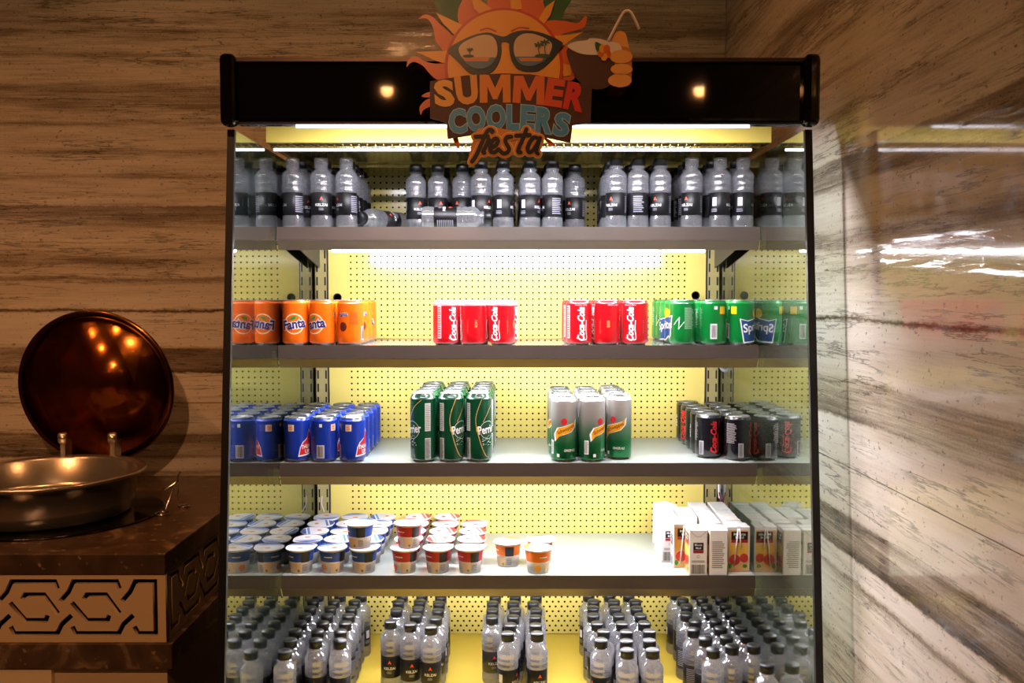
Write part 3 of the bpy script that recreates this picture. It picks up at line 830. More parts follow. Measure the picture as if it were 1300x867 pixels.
bottle_prints = [('logo', wrap('logo', poly([(-.0042, .0575), (0, .066), (.0042, .0575), (0, .0595)]), M_flame, KR, 1), 2),
    ('lettering', wrap('lettering', fit(text2d('KELZAI', .012), .026, .0055, 0, .048), M_white, KR, 1), 2),
    ('fine_print', wrap('fine_print', lines(0, .039, .012, .006, 3), M_lt, KR, 1), 2), ('fine_print', wrap('fine_print', lines(.045, .05, .024, .036, 9), M_lt, KR, 1), 2),
    ('barcode_panel', wrap('barcode_panel', rect(-.040, .055, .010, .018), mat('grey_label', 'd0cdd0', .4), KR, 1), 2),
    ('small_print', wrap('small_print', lines(-.040, .037, .016, .008, 3), M_lt, KR, 1), 2)]
bottle_b = [('bottle_body', b_body, None), ('cap', b_cap, None), ('label', b_lab, None)] + bottle_prints
bottle_c = [('bottle_body', b_body, None), ('clear_cap', b_capc, None), ('label', b_lab, None)] + bottle_prints
ORD = ['first', 'second', 'third', 'fourth', 'fifth', 'sixth', 'seventh', 'eighth', 'ninth', 'tenth', 'eleventh', 'twelfth', 'thirteenth',
       'fourteenth', 'fifteenth', 'sixteenth', 'seventeenth', 'eighteenth', 'nineteenth', 'twentieth', 'twenty-first', 'twenty-second']
def relax(pts, dmin, fixed=(), lim=None):
    pts = [list(p) for p in pts]
    for _ in range(200):
        moved = False
        for i in range(len(pts)):
            for j in range(i):
                dx = pts[i][0]-pts[j][0]; dy = pts[i][1]-pts[j][1]; d = math.hypot(dx, dy)
                if d < dmin-1e-5:
                    if d < 1e-6: dx, dy, d = 0, 1e-4, 1e-4
                    k = (dmin-d)/2/d; moved = True
                    pts[i][0] += dx*k; pts[i][1] += dy*k; pts[j][0] -= dx*k; pts[j][1] -= dy*k
            if lim:
                pts[i][0] = min(max(pts[i][0], lim[0]), lim[1]); pts[i][1] = min(max(pts[i][1], lim[2]), lim[3])
        if not moved: break
    return pts
# top shelf
top_front = [(372, 1.933, 1, -60), (408, 1.933, 1, 12), (440, 1.933, 1, -50), (528, 2.03, 0, 30), (556, 2.035, 0, 22), (587, 2.03, 0, -30), (611, 1.985, 0, 52),
             (639, 1.978, 0, 80), (673, 1.976, 0, 60), (701.5, 1.976, 0, -90), (730, 2.03, 0, -40), (782, 1.935, 0, -35), (810, 1.935, 0, -120), (838.5, 1.936, 0, -40),
             (878, 1.93, 1, -42), (914, 1.93, 1, 60), (943, 1.93, 1, 75)]
for k, (px, y, clear, rot) in enumerate(top_front):
    inst('water_bottle', bottle_c if clear else bottle_b, (P(px, 250, y).x, y, Z1+.0002), R_(rot),
         '%s water bottle on the top shelf, %s standing in the front line from left' % ('clear-capped' if clear else 'black-capped', ORD[k]), 'bottle', 'water bottles on the top shelf')
back = []
for px, y, clear, rot in top_front:
    for r in range(1, 5):
        yy = y+.052*r+random.uniform(-.002, .004)
        if yy > 2.215: break
        x = P(px, 250, y).x + random.uniform(-.006, .006)
        back.append((x, yy))
back = back[:]
fr = [(P(px, 250, y).x, y) for px, y, _, _ in top_front]
ok = []
for x, y in sorted(back, key=lambda p: p[1]):
    x = min(max(x, -HW+.032), HW-.032)
    if all(math.hypot(x-a, y-b) > .0462 for a, b in fr+ok): ok.append((x, y))
ok.sort()
lines_b = {}
for x, y in ok:
    q = 'left' if x < -.3 else 'centre-left' if x < -.08 else 'centre' if x < .08 else 'centre-right' if x < .3 else 'right'
    lines_b.setdefault(q, []).append((x, y))
for q, lst in lines_b.items():
    lst.sort(key=lambda p: p[1])
    for k, (x, y) in enumerate(lst):
        inst('water_bottle', bottle_b, (x, y, Z1+.0002), random.uniform(-PI, PI),
             'water bottle at the back of the top shelf, %s part, %s from front' % (q, ORD[k]), 'bottle', 'water bottles behind the front line of the top shelf')
# fallen bottles
fall = inst('water_bottle', bottle_b, (0, 0, 0), 0, 'toppled water bottle lying on the top shelf, black cap to the left', 'bottle', 'toppled bottles')
a = P(455, 279, 1.938); d = Vector((.52, .854, 0)).normalized()
fall.matrix_world = Matrix.Translation(Vector((a.x, 1.938, Z1+.0230))+d*BH) @ (-d).to_track_quat('Z', 'X').to_matrix().to_4x4() @ Matrix.Rotation(.6, 4, 'Z')
fall = inst('water_bottle', bottle_b, (0, 0, 0), 0, 'toppled water bottle lying on the top shelf, black cap to the right', 'bottle', 'toppled bottles')
a = P(624, 279, 1.926); d = Vector((1, .02, 0)).normalized()
fall.matrix_world = Matrix.Translation(Vector((a.x, 1.926, Z1+.0230))-d*BH) @ d.to_track_quat('Z', 'X').to_matrix().to_4x4() @ Matrix.Rotation(2.0, 4, 'Z')

# bottom deck, cap positions read off the photograph
def capset(s, x0, y0, rows): return [[(x0+u/s, y0+v/s) for u, v in col] for col in rows]
groups = [
 ('far left', capset(4.0625, 280, 740, [
   [(330,362),(360,305),(385,256),(413,211),(437,175),(460,142),(480,102),(500,76)],
   [(490,305),(500,260),(527,217),(550,177),(567,140),(587,103),(612,77)],
   [(615,308),(618,262),(643,216),(660,177),(675,140),(695,104),(718,80)]])),
 ('second', capset(4.0625, 280, 740, [
   [(877,208),(907,148),(920,104),(935,78)],
   [(978,223),(1007,178),(1020,138),(1028,104),(1037,78)],
   [(1085,237),(1110,193),(1122,153),(1127,112),(1135,84)]])),
 ('middle', capset(4.643, 580, 740, [
   [(207,213),(210,168),(213,128),(225,95)],
   [(300,310),(315,260),(333,212),(343,167),(335,128),(343,95)],
   [(473,310),(465,260),(463,212),(467,167),(453,128),(465,95)]])),
 ('fourth', capset(4.643, 580, 740, [
   [(850,350),(865,297),(828,250),(805,202),(803,155),(800,115),(783,90)],
   [(1005,408),(1000,355),(1000,300),(973,250),(955,202),(935,158),(922,115),(905,90)],
   [(1153,408),(1135,352),(1135,297),(1105,248),(1083,202),(1060,158),(1045,115),(1020,90)]])),
 ('far right', capset(5.417, 820, 740, [
   [(478,470),(410,395),(328,335),(343,275),(280,228),(283,172),(260,122),(215,90)],
   [(622,450),(572,385),(523,325),(495,272),(457,222),(427,168),(400,122),(355,88)],
   [(885,575),(790,445),(725,375),(675,318),(640,265),(603,212),(567,165),(545,120),(500,88)]]))]
allp = []; meta = []
zcap = ZD+BH
for gname, cols in groups:
    for ci, col in enumerate(cols):
        for ri, (px, py) in enumerate(col):
            q = G(px, py-2.5, zcap-.004)
            allp.append((q.x, q.y)); meta.append((gname, ci, ri))
allp = relax(allp, .0464, lim=(-HW+.0245, HW-.0245, 1.60, YB-.026))
for (x, y), (gname, ci, ri) in zip(allp, meta):
    rot = random.choice((0, 0, R_(15), R_(-20), R_(-60), R_(60), R_(80))) if ri < 2 else random.uniform(-PI, PI)
    inst('water_bottle', bottle_b, (x, y, ZD-.0015-.0015*(YB-y)/.7), rot,
         'water bottle on the bottom deck, %s group, %s, %s' % (gname, COLW[3][ci], ROWW[ri]), 'bottle', 'water bottles on the bottom deck')

# ================================================================== dessert cups
CR, CH = .0285, .0535
M_cup = mat('white_cup', 'ece9e6', .35); M_foil = mat('foil_lid', 'eceaf0', .3, spec=.6)
def cup_r(z): return .0225+(.0285-.0225)*z/.05
cup_body = MB().lathe([(.012, .002), (.0205, .0012), (.0225, 0), (cup_r(.025), .025), (cup_r(.049), .049), (.0285, .0505), (.0318, .0512), (.0318, .0525)], 32).mesh('cup', M_cup)
def lid_mesh():
    b = MB(); n = 32; rim = []
    for k in range(n):
        a = 2*PI*k/n; r = .0328+(.0045 if k in (3, 4) else .0022 if k in (2, 5) else 0); rim.append((r*math.cos(a), r*math.sin(a)))
    vs = [(x, y, .0526) for x, y in rim]+[(x*.98, y*.98, .0534) for x, y in rim]
    b.add(vs, [tuple(reversed(range(n))), tuple(range(n, 2*n))]+[(k, (k+1) % n, (k+1) % n+n, k+n) for k in range(n)])
    return b.mesh('lid', M_foil)
lid_me = lid_mesh()
def chord(a0, a1, r=.0318, n=10):
    return [(r*math.cos(a0+(a1-a0)*k/n), r*math.sin(a0+(a1-a0)*k/n)) for k in range(n+1)]
def cup_kind(hexc, m2c, fruit):
    mc = mat('cup_band_'+hexc, hexc, .35); ml = mat('cup_stripe_'+m2c, m2c, .35)
    top = lambda x, y: (x, y, .05355)
    s1 = flat('lid_print', poly(chord(R_(48), R_(150))), mc, top)
    s2 = flat('lid_stripe', poly([(chord(R_(30), R_(40))[0]), chord(R_(30), R_(40))[-1], chord(R_(158), R_(168))[0], chord(R_(158), R_(168))[-1]]), ml, top)
    sp = flat('lid_spot', ell(.002, -.010, .007, .005), mat('lid_art_'+fruit, fruit, .4), top)
    Rf = .0275
    band = MB().lathe([(cup_r(.026)+.0002, .026), (cup_r(.048)+.0002, .048)], 32, close=False).mesh('band', mc)
    return [('cup', cup_body, None), ('foil_lid', lid_me, None), ('colour_band', band, None), ('lid_print', s1, 1), ('lid_stripe', s2, 1), ('lid_spot', sp, 1),
        ('dark_panel', wrap('dark_panel', rect(.020, .036, .020, .0215), M_ink, Rf, 2, cup_r), 0),
        ('beige_panel', wrap('beige_panel', rect(0, .013, .022, .021), mat('beige_print', 'd9b98c', .4), Rf, 2, cup_r), 0),
        ('fine_print', wrap('fine_print', lines(.020, .013, .013, .016, 5), mat('grey_print', '8d8584', .4), Rf, 2, cup_r), 0),
        ('fruit_print', wrap('fruit_print', ell(-.030, .012, .008, .008), mat('fruit_'+fruit, fruit, .4), Rf, 3, cup_r), 0),
        ('leaf_print', wrap('leaf_print', ell(.004, .007, .003, .003), mat('olive_print', '6a7a2a', .4), Rf, 3, cup_r), 0),
        ('lettering', wrap('lettering', lines(-.014, .037, .024, .005, 1), M_white, Rf, 2, cup_r), 2)]
cup_blue = cup_kind('23489c', '3f86cf', 'e0862c'); cup_red = cup_kind('a8242c', 'd85a4e', 'd8402c'); cup_or = cup_kind('d9701c', 'e8a23c', 'f0a020')
def cup(parts, desc, x, y, z, lab, rot=None):
    inst('dessert_cup', parts, (x, y, z+.0002), random.choice((0, 1, 2, 3))*PI/2+R_(6) if rot is None else R_(rot), lab, 'cup', desc+' foil-lidded cups')
PT = .0674
def cups(parts, desc, xs, rows, y0, per, rot0):
    for c, px in enumerate(xs):
        for r in range(per[c]):
            y = y0+r*PT; x = P(px, 700, y0).x + random.uniform(-.0004, .0004)+.0006*r
            cup(parts, desc, x, y+random.uniform(-.0003, .0003), Z4, '%s foil-lidded cup on the shelf, %s, %s' % (desc, ROWW[r], COLW[len(xs)][c]), rot0[c] if r == 0 else None)
YC = YF+.004
cups(cup_blue, 'blue', (382, 422, 462.5), 5, YC, (5, 5, 5), (-8, 24, -10))
cups(cup_red, 'red', (514, 556, 597), 5, YC, (5, 5, 4), (10, -10, -16))
cup(cup_blue, 'blue', P(456, 700, YC).x+.002, YC+.003, Z4+.0537, 'blue foil-lidded cup stacked on top of the front row', -30)
cup(cup_red, 'red', P(519, 700, YC).x, YC+.004, Z4+.0537, 'red foil-lidded cup stacked on top of the front row', 0)
x0 = P(495, 700, 2.0).x
for i, (px, y, r) in enumerate(((645, 1.985, -35), (683, 1.935, 60), (686, 2.004, 0))):
    cup(cup_or, 'orange', P(px, 700, y).x, y, Z4, ['orange-banded foil-lidded cup standing apart on the left, fruit print showing',
        'orange-banded foil-lidded cup at the shelf edge, rightmost in front', 'orange-banded foil-lidded cup behind the rightmost front one'][i], r)

# ================================================================== juice cartons
TW, TD, TH = .0385, .050, .0985
M_cart = mat('white_carton', 'f0ede9', .4)
def carton_parts():
    b = MB().box(-TW/2, TW/2, -TD/2, TD/2, 0, TH).mesh('carton_body', M_cart, bevel=.0012, bseg=1)
    seam = MB().box(-TW/2+.0005, TW/2-.0005, -.004, .004, TH+.0002, TH+.0012).mesh('top_seam', M_cart)
    fr = lambda x, z: (x, -TD/2-.0003, z)
    fr2 = lambda x, z: (x, -TD/2-.0005, z)
    bk = lambda x, z: (-x, TD/2+.0003, z)
    rt = lambda x, z: (TW/2+.0003, x, z); lf = lambda x, z: (-TW/2-.0003, -x, z)
    rt2 = lambda x, z: (TW/2+.0006, x, z); lf2 = lambda x, z: (-TW/2-.0006, -x, z)
    rt3 = lambda x, z: (TW/2+.0009, x, z); lf3 = lambda x, z: (-TW/2-.0009, -x, z)
    mf = mat('fold_shadow_print', 'b9ada0', .5); mg = mat('grey_print', '8d8584', .4)
    mr_ = mat('carton_red', '9c1c26', .4); mb_ = mat('carton_black', '141216', .4); mpe = mat('peach_print', 'e8b874', .4)
    m_ap = mat('apple_print', 'c0392b', .4); my = mat('fruit_yellow', 'eac04a', .4)
    out = [('carton_body', b, None), ('top_seam', seam, None),
      ('fold_line', flat('fold', stroke([(-.018, .097), (-.004, .084), (.004, .084), (.018, .097)], .0009), mf, fr), 0),
      ('brand_panel', flat('bp', rect(0, .063, .022, .016), mb_, fr), 0),
      ('lettering', flat('l1', join(fit(text2d('Minute', .01), .016, .005, 0, .0665), fit(text2d('Maid', .01), .011, .005, 0, .0595)), M_white, fr2), 0),
      ('red_band', flat('rb', rect(0, .0515, .022, .006), mr_, fr), 0),
      ('fine_print', flat('fp', lines(0, .030, .028, .006, 2), mg, fr), 0), ('drop_mark', flat('dm', ring(0, .041, .0025, .0033, 12), mg, fr), 0),
      ('barcode', flat('bc', barcode(0, .0135, .030, .020), M_ink, fr), 0),
      ('rear_print', flat('rp', lines(0, .045, .028, .06, 14), mg, bk), 0)]
    for a, b2, c in ((rt, rt2, rt3), (lf, lf2, lf3)):
        out += [('fruit_panel', flat('pp', rect(0, .046, .044, .090), mpe, a), 0),
          ('brand_panel', flat('bq', rect(.002, .079, .036, .018), mb_, b2), 0), ('red_band', flat('rq', rect(.002, .067, .036, .007), mr_, b2), 0),
          ('lettering', flat('lq', join(fit(text2d('Minute', .01), .026, .006, .002, .0825), fit(text2d('Maid', .01), .018, .006, .002, .0755)), M_white, c), 0),
          ('fruit_print', flat('f1', join(ell(.006, .048, .014, .010), ell(-.010, .050, .008, .009)), my, b2), 0),
          ('apple_print', flat('f2', join(ell(-.008, .026, .012, .012), ell(.012, .030, .009, .010)), m_ap, c), 0),
          ('leaf_print', flat('f3', join(ell(-.018, .012, .004, .006), ell(.014, .012, .005, .004)), mat('green_print', '2f8a2c', .4), c), 0)]
    st = MB().tube([(TW/2+.003, -.010, .012), (TW/2+.003, -.002, .094)], .0016, 8).mesh('straw', mat('white_straw', 'f4f4f4', .3))
    st2 = MB().tube([(TW/2+.003, .0045, .050), (TW/2+.003, .0015, .094)], .0016, 8).mesh('straw', mat('white_straw', 'f4f4f4', .3))
    out += [('straw', st, None), ('straw', st2, None)]
    return out
carton = carton_parts()
carton_plain = [p for p in carton if p[0] not in ('straw', 'fruit_panel', 'apple_print', 'leaf_print', 'fruit_print')]
carton_plain = [p for k, p in enumerate(carton_plain) if not (k > 9 and p[0] in ('brand_panel', 'red_band', 'lettering'))]
xa = P(883.5, 700, 1.93).x; gy = TD+.001; gx = TW+.0012+.004
def cart(x, y, rot, lab, plain=False):
    inst('juice_carton', carton_plain if plain else carton, (x, y, Z4+.0002), R_(rot), lab, 'carton', 'juice cartons')
cart(xa, 1.930, 0, 'juice carton at the shelf edge, black brand panel and barcode facing out')
cart(xa+gx, 1.930, 180, 'juice carton at the shelf edge, white fine-print side facing out')
cart(xa+gx*2+.006, 1.952, -90, 'juice carton with fruit picture and straws facing out, rightmost in front')
cart(xa-.019, 1.978, -90, 'juice carton with fruit picture half hidden, leftmost in front')
for r in range(1, 5):
    for c in range(3):
        if (r, c) in ((4, 0), (1, 0)): continue
        cart(xa+gx*(c)+.001*r+(.004 if c == 2 else 0), 1.930+.012+gy*r, 0 if (r+c) % 2 else 180, 'white juice carton in the packed block, %s from front, %s' % (ROWW[r], COLW[3][c]), True)
for r in range(1, 3):
    cart(xa-gx+.0005, 1.975+gy*r, 0, 'white juice carton at the left flank of the block, %s from front' % ROWW[r], True)
cart(P(843, 680, 2.16).x, 2.15, 24, 'white juice carton standing apart at the back left, brand panel turned outward', True)

# ================================================================== hanging sign
sign = thing('promotional_sign', 'cut-out summer sign of a sun in sunglasses over a wooden board', 'sign', (0, YH-.0245, CZ+.3))
SB = Vector((0, YH-.0245, CZ+.3))
def sg(s, x0, y0):
    def f(u, v):
        q = P(x0+u/s, y0+v/s, YH-.03); return (q.x, q.z)
    return f
c1 = sg(3.6111, 480, 0); c2 = sg(5.909, 540, 90)
def slab(name, pts, m, y0, th=.0018, cv=c1, sm=4, parent=None, lab=None):
    if sm: pts = [(p.x, p.y) for p in smooth_curve([Vector(p) for p in pts], sm)]
    pts = [cv(*p) for p in pts]
    me = MB().poly_y(pts, y0-th, y0).mesh(name, m)
    me.transform(Matrix.Translation(-SB))
    o = put(name, me, parent or sign)
    return o
def prnt(name, g, m, y0, cv=c1, parent=None):
    dp = [0.0]*len(g[0])
    if len(g[1]) > 1 and len(g[1][0]) != 3:
        for k, f in enumerate(g[1]):
            for i in f: dp[i] = k*4e-6
    me = bpy.data.meshes.new(name)
    me.from_pydata([tuple(Vector((cv(u, v)[0], y0-dp[i], cv(u, v)[1]))-SB) for i, (u, v) in enumerate(g[0])], [], g[1])
    me.materials.append(m); me.update()
    return put(name, me, parent or sign)
S_or = mat('sign_deep_orange', 'de6416', .35, var=.06, vscale=12); S_ye = mat('sign_amber', 'f0a420', .35)
S_fc = mat('sign_sun_face', 'f3a22c', .35, var=.05, vscale=9); S_rd = mat('sign_red_orange', 'c63a10', .35); S_gr = mat('sign_leaf_green', '1f5a24', .4, var=.15, vscale=30)
S_dk = mat('sign_dark_teal', '1e2c2e', .3); S_sk = mat('sign_lens_sky', 'd9b48c', .3, var=.05, vscale=30); S_sea = mat('sign_sea', '5a7890', .3); S_sand = mat('sign_sand', 'd8853a', .3)
S_wd = mat('sign_plank', '4a2114', .5, var=.25, vscale=25); S_ps = mat('sign_palm', '2f4a22', .4); S_cr = mat('sign_cream_edge', 'f6ddc0', .4)
S_nut = mat('sign_coconut', '4a2412', .45, var=.2, vscale=40); S_sk2 = mat('sign_skin', 'f0a850', .4); S_wt = mat('sign_coconut_flesh', 'e8d8c8', .4)
y = YH-.0245
slab('leaf', [(255,0),(235,-90),(330,-150),(430,-90),(395,80),(330,145),(290,90),(270,40)], S_gr, y)
slab('leaf', [(720,40),(760,0),(770,-90),(830,-140),(900,-80),(885,0),(860,40),(835,90),(770,95)], S_gr, y)
y -= .0019
for pts in ([(185,85),(215,65),(250,75),(285,110),(340,160),(370,200),(330,230),(305,235),(285,215),(262,180),(255,140),(240,100),(215,82)],
            [(130,305),(140,270),(175,258),(215,280),(260,290),(305,290),(350,300),(350,360),(275,365),(235,335),(205,300),(165,282),(145,290)],
            [(366,90),(368,40),(385,0),(410,-70),(428,-20),(450,30),(480,60),(440,110),(390,120)],
            [(500,30),(515,-40),(560,-110),(590,-40),(632,20),(610,70),(540,80)],
            [(640,30),(680,-30),(760,-90),(745,-30),(760,20),(770,90),(700,100)],
            [(740,110),(790,92),(860,95),(915,105),(948,74),(958,82),(945,122),(900,140),(850,152),(815,175),(780,190)],
            [(835,215),(880,225),(905,300),(900,360),(835,360)],
            [(195,525),(190,490),(215,460),(245,450),(250,480),(225,492),(205,505)],
            [(198,440),(232,420),(250,430),(240,445)],
            [(340,620),(365,630),(372,678),(352,660)], [(545,700),(575,700),(592,732),(570,722)], [(760,625),(800,650),(812,668),(780,660)]):
    slab('flame', pts, S_or, y)
y -= .0019
for pts in ([(265,58),(382,112),(420,150),(350,160),(300,110)], [(175,238),(330,232),(350,290),(300,290),(250,272)],
            [(425,-30),(470,0),(520,40),(480,80),(440,40)], [(735,90),(770,30),(812,0),(790,70),(760,110)],
            [(600,-60),(650,-20),(660,40),(610,50)], [(800,165),(880,158),(940,146),(895,175),(845,212),(810,210)], [(845,290),(880,300),(885,345),(850,350)]):
    slab('ray', pts, S_ye, y, sm=0)
y -= .0019
def circ(cx, cy_, rx, ry, n=64): return [(cx+rx*math.cos(2*PI*k/n), cy_+ry*math.sin(2*PI*k/n)) for k in range(n)]
slab('sun_rim', circ(577, 310, 272, 272), S_rd, y, sm=0)
y -= .0019
face = slab('sun_face', circ(577, 310, 257, 260), S_fc, y, sm=0)
for pts in ([(470,142),(503,133),(540,147)], [(612,146),(648,130),(690,133)]):
    prnt('eyebrow', stroke(smooth_curve(pts, 5, False), 7), S_rd, y-.0021, parent=face)
y -= .0019
fr_pts = [(320,238),(345,210),(430,168),(500,153),(545,165),(580,172),(620,152),(680,143),(760,158),(840,195),(840,215),(815,255),(790,285),(740,325),(690,332),(640,320),(612,280),(601,230),(598,200),(566,198),(566,240),(555,285),(525,330),(470,350),(420,338),(380,300),(345,265)]
gls = slab('sunglasses', fr_pts, S_dk, y, sm=3)
lens_l = [(370,235),(385,205),(430,180),(480,165),(520,170),(543,200),(546,250),(525,295),(480,320),(430,312),(392,278)]
lens_r = [(622,240),(628,190),(660,162),(710,160),(765,180),(795,205),(790,240),(765,280),(715,305),(670,305),(640,285)]
def clip(pts, v0, v1):
    poly_ = pts
    for lim, sgn in ((v0, 1), (v1, -1)):
        out = []
        for i in range(len(poly_)):
            a, b = poly_[i], poly_[(i+1) % len(poly_)]
            ia = (a[1]-lim)*sgn >= 0; ib = (b[1]-lim)*sgn >= 0
            if ia: out.append(a)
            if ia != ib:
                t = (lim-a[1])/(b[1]-a[1]); out.append((a[0]+t*(b[0]-a[0]), lim))
        poly_ = out
    return poly_
for ln, palm in ((lens_l, (420, 232, .75)), (lens_r, (735, 210, 1.1))):
    pts = [(p.x, p.y) for p in smooth_curve([Vector(p) for p in ln], 4)]
    lo = slab('lens', pts, S_sk, y-.0019, .0006, sm=0, parent=gls)
    ys = y-.0029
    prnt('sea', poly(clip(pts, 268 if palm[0] < 500 else 264, 400)), S_sea, ys, parent=gls)
    prnt('beach', poly(clip([(p[0]*.8+(400 if palm[0] < 500 else 700)*.2, p[1]) for p in pts], 268 if palm[0] < 500 else 270, 286)), S_sand, ys-.0003, parent=gls)
    px, py, k = palm
    g = [ell(px-5 if palm[0] < 500 else px+20, 262, 34*k, 9*k)]
    for dx in ((0,) if palm[0] < 500 else (0, 28)):
        g.append(stroke([(px+dx+4, 262), (px+dx, 235*.5+py*.5+6), (px+dx+2, py)], 4))
        for a in range(6):
            an = a*PI/3+.3; g.append(stroke([(px+dx+2, py-dx*.4), (px+dx+2+18*k*math.cos(an), py-dx*.4+10*k*math.sin(an))], 6*k))
    prnt('palm', join(*g), S_ps, ys-.0006, parent=gls)
# coconut, straw, hand
yc = y
slab('thumb', [(1070,200),(1083,158),(1108,145),(1133,156),(1142,190),(1146,240),(1090,250)], S_sk2, yc+.0019)
nut = slab('coconut', [(868,225),(880,300),(900,350),(930,385),(975,408),(1020,412),(1060,392),(1078,340),(1085,260),(1080,225),(980,205)], S_nut, yc)
slab('coconut_flesh', [(868,218),(900,197),(955,190),(968,181),(1010,183),(1060,195),(1100,205),(1115,232),(1090,250),(1000,256),(925,250)], S_wt, yc-.0019, .0012, parent=nut)
def straw():
    me = flat('straw', stroke(smooth_curve([(1052,195),(1090,122),(1120,68),(1140,57),(1160,70),(1193,140)], 4, False), 14), S_wt, lambda u, v: Vector((c1(u, v)[0], 0, c1(u, v)[1])))
    pts = smooth_curve([Vector((*c1(u, v), 0)) for u, v in ((1052,195),(1090,122),(1120,68),(1140,57),(1160,70),(1193,140))], 4, False)
    me = MB().tube([Vector((p.x, yc-.0045, p.y))-SB for p in pts], .0024, 8).mesh('straw', S_wt); put('straw', me, sign)
straw()
slab('palm', [(1085,225),(1145,222),(1160,262),(1158,375),(1130,400),(1085,395),(1075,300)], mat('sign_skin_shade', 'c87a34', .4), yc-.0005, .001, sm=3)
for cx, cy_, rx, ry in ((1112,265,52,31), (1114,322,50,25), (1106,373,54,30)):
    slab('finger', circ(cx, cy_, rx, ry, 28), S_sk2, yc-.0019, .0016, sm=0)
slab('leaf', [(995,198),(1030,215),(1040,235),(1015,250),(998,235)], S_gr, yc-.0032, .0008)
for k in range(5):
    a = k*2*PI/5+.4
    slab('petal', circ(1035+17*math.cos(a), 246+20*math.sin(a), 15, 19, 14), S_ye if k % 2 else S_or, yc-.0042-.0003*k, .0003, sm=0)
# board
yb_ = y-.0025
slab('plank', [(240,378),(400,352),(580,342),(700,347),(850,370),(978,402),(972,566),(895,579),(580,560),(330,572),(240,545)], S_wd, yb_, .003, sm=0)
slab('plank', [(315,560),(580,545),(892,565),(880,660),(740,628),(560,610),(430,625),(320,641)], S_wd, yb_-.0005, .003, sm=0)
yl = yb_-.0045
SUM = [('S', (75,275), (228,285), (212,75), (65,80), 'e8a41c'), ('U', (245,268), (402,258), (387,40), (216,54), 'e8981a'), ('M', (410,250), (640,248), (638,38), (408,40), 'e48618'),
       ('M', (653,248), (890,268), (893,50), (666,48), 'e06a18'), ('E', (886,268), (1018,288), (1052,80), (918,62), 'dc501c'), ('R', (1026,292), (1172,322), (1220,108), (1066,88), 'd6301e')]
for k, (ch, bl, br, tr_, tl, hx) in enumerate(SUM):
    prnt('letter', quad_letter(ch, (bl, br, tr_, tl), .055), mat('sign_letter_%d' % k, hx, .35), yl, c2)
COO = [('C', (185,485), (318,470), (300,290), (178,300)), ('O', (322,465), (456,455), (446,272), (305,280)), ('O', (463,452), (602,445), (600,263), (460,266)), ('L', (612,449), (702,450), (702,268), (612,265)),
       ('E', (712,446), (812,450), (824,275), (720,265)), ('R', (823,466), (940,482), (968,295), (838,280)), ('S', (948,490), (1062,504), (1092,335), (980,315))]
for ch, bl, br, tr_, tl in COO:
    prnt('letter_outline', quad_letter(ch, (bl, br, tr_, tl), .075, .045), mat('sign_pale_blue', 'a4c8dc', .35), yl, c2)
    prnt('letter', quad_letter(ch, (bl, br, tr_, tl), .045), mat('sign_blue', '4a98cc', .35), yl-.0006, c2)
FIE = [[(508,462),(490,452),(470,460),(445,505),(410,585),(380,650),(352,690)], [(378,505),(470,500)], [(478,525),(455,575),(435,615),(445,625)], [(500,468),(501,469)],
       [(492,588),(530,568),(546,535),(530,518),(505,535),(488,580),(492,615),(520,620),(552,598)], [(645,505),(615,508),(600,535),(615,568),(628,598),(610,625),(580,628),(565,612)],
       [(757,450),(730,520),(700,590),(697,618),(715,622)], [(680,498),(782,493)], [(850,522),(815,510),(785,540),(765,590),(775,620),(800,612),(835,560),(858,515)], [(858,515),(835,585),(830,618),(842,632)]]
S_fo = mat('sign_fiesta_orange', 'e08a1c', .35)
und = join(*[stroke(smooth_curve(s, 4, False), 70) for s in FIE]); mid_ = join(*[stroke(smooth_curve(s, 4, False), 60) for s in FIE]); topg = join(*[stroke(smooth_curve(s, 4, False), 30) for s in FIE])
ob = prnt('script_edge', und, S_cr, yl-.0010, c2)
prnt('script_outline', mid_, S_fo, yl-.0026, c2, ob); prnt('script_lettering', topg, mat('sign_black', '141010', .35), yl-.0042, c2, ob)
slab('script_backing', [(318,690),(360,520),(400,440),(520,430),(700,470),(770,420),(880,500),(845,640),(640,640),(440,640),(360,705)], S_fo, yl+.0004, .0012, cv=c2, sm=0)

# ================================================================== counter
CT = CZ-.504; CXR = P(209, 705, 1.73).x; CYF = 1.73; CXL = -2.2
cnt = thing('buffet_counter', 'dark marble buffet counter with carved cream frieze', 'counter', (-1.4, 2.1, FLOOR))
def kp(name, me, parent=None):
    o = put(name, me, parent or cnt)
    if not parent: o.location = (1.4, -2.1, -FLOOR)
    return o
M_crm = mat('cream_lacquer', 'dcc098', .4, var=.03, vscale=6); M_crm_lit = mat('cream_panel_lit', 'f0d8ae', .4, var=.03, vscale=6)
t0 = .042; f0 = .134; s0 = .052
kp('worktop', MB().box(CXL, CXR, CYF, YW-.003, CT-t0, CT).mesh('worktop', MARBLE, bevel=.0025))
zf1 = CT-t0-.0005; zf0 = zf1-f0
kp('frieze_core', MB().box(CXL, CXR-.022, CYF+.022, YW-.003, zf0, zf1).mesh('core', mat('frieze_black', '0d0b0a', .6)))
kp('plinth_slab', MB().box(CXL, CXR+.012, CYF-.004, YW-.003, zf0-s0, zf0-.0005).mesh('slab', MARBLE, bevel=.002))
kp('cabinet_body', MB().box(CXL, CXR-.004, CYF+.012, YW-.003, FLOOR, zf0-s0-.0005).mesh('body', M_crm))
xl = P(66, 862, CYF).x
kp('door_panel', MB().box(CXL, xl, CYF-.002, CYF+.0115, FLOOR+.06, zf0-s0-.0015).mesh('door', M_crm_lit))  # paler cream puts the light on this stretch of cabinet into its colour
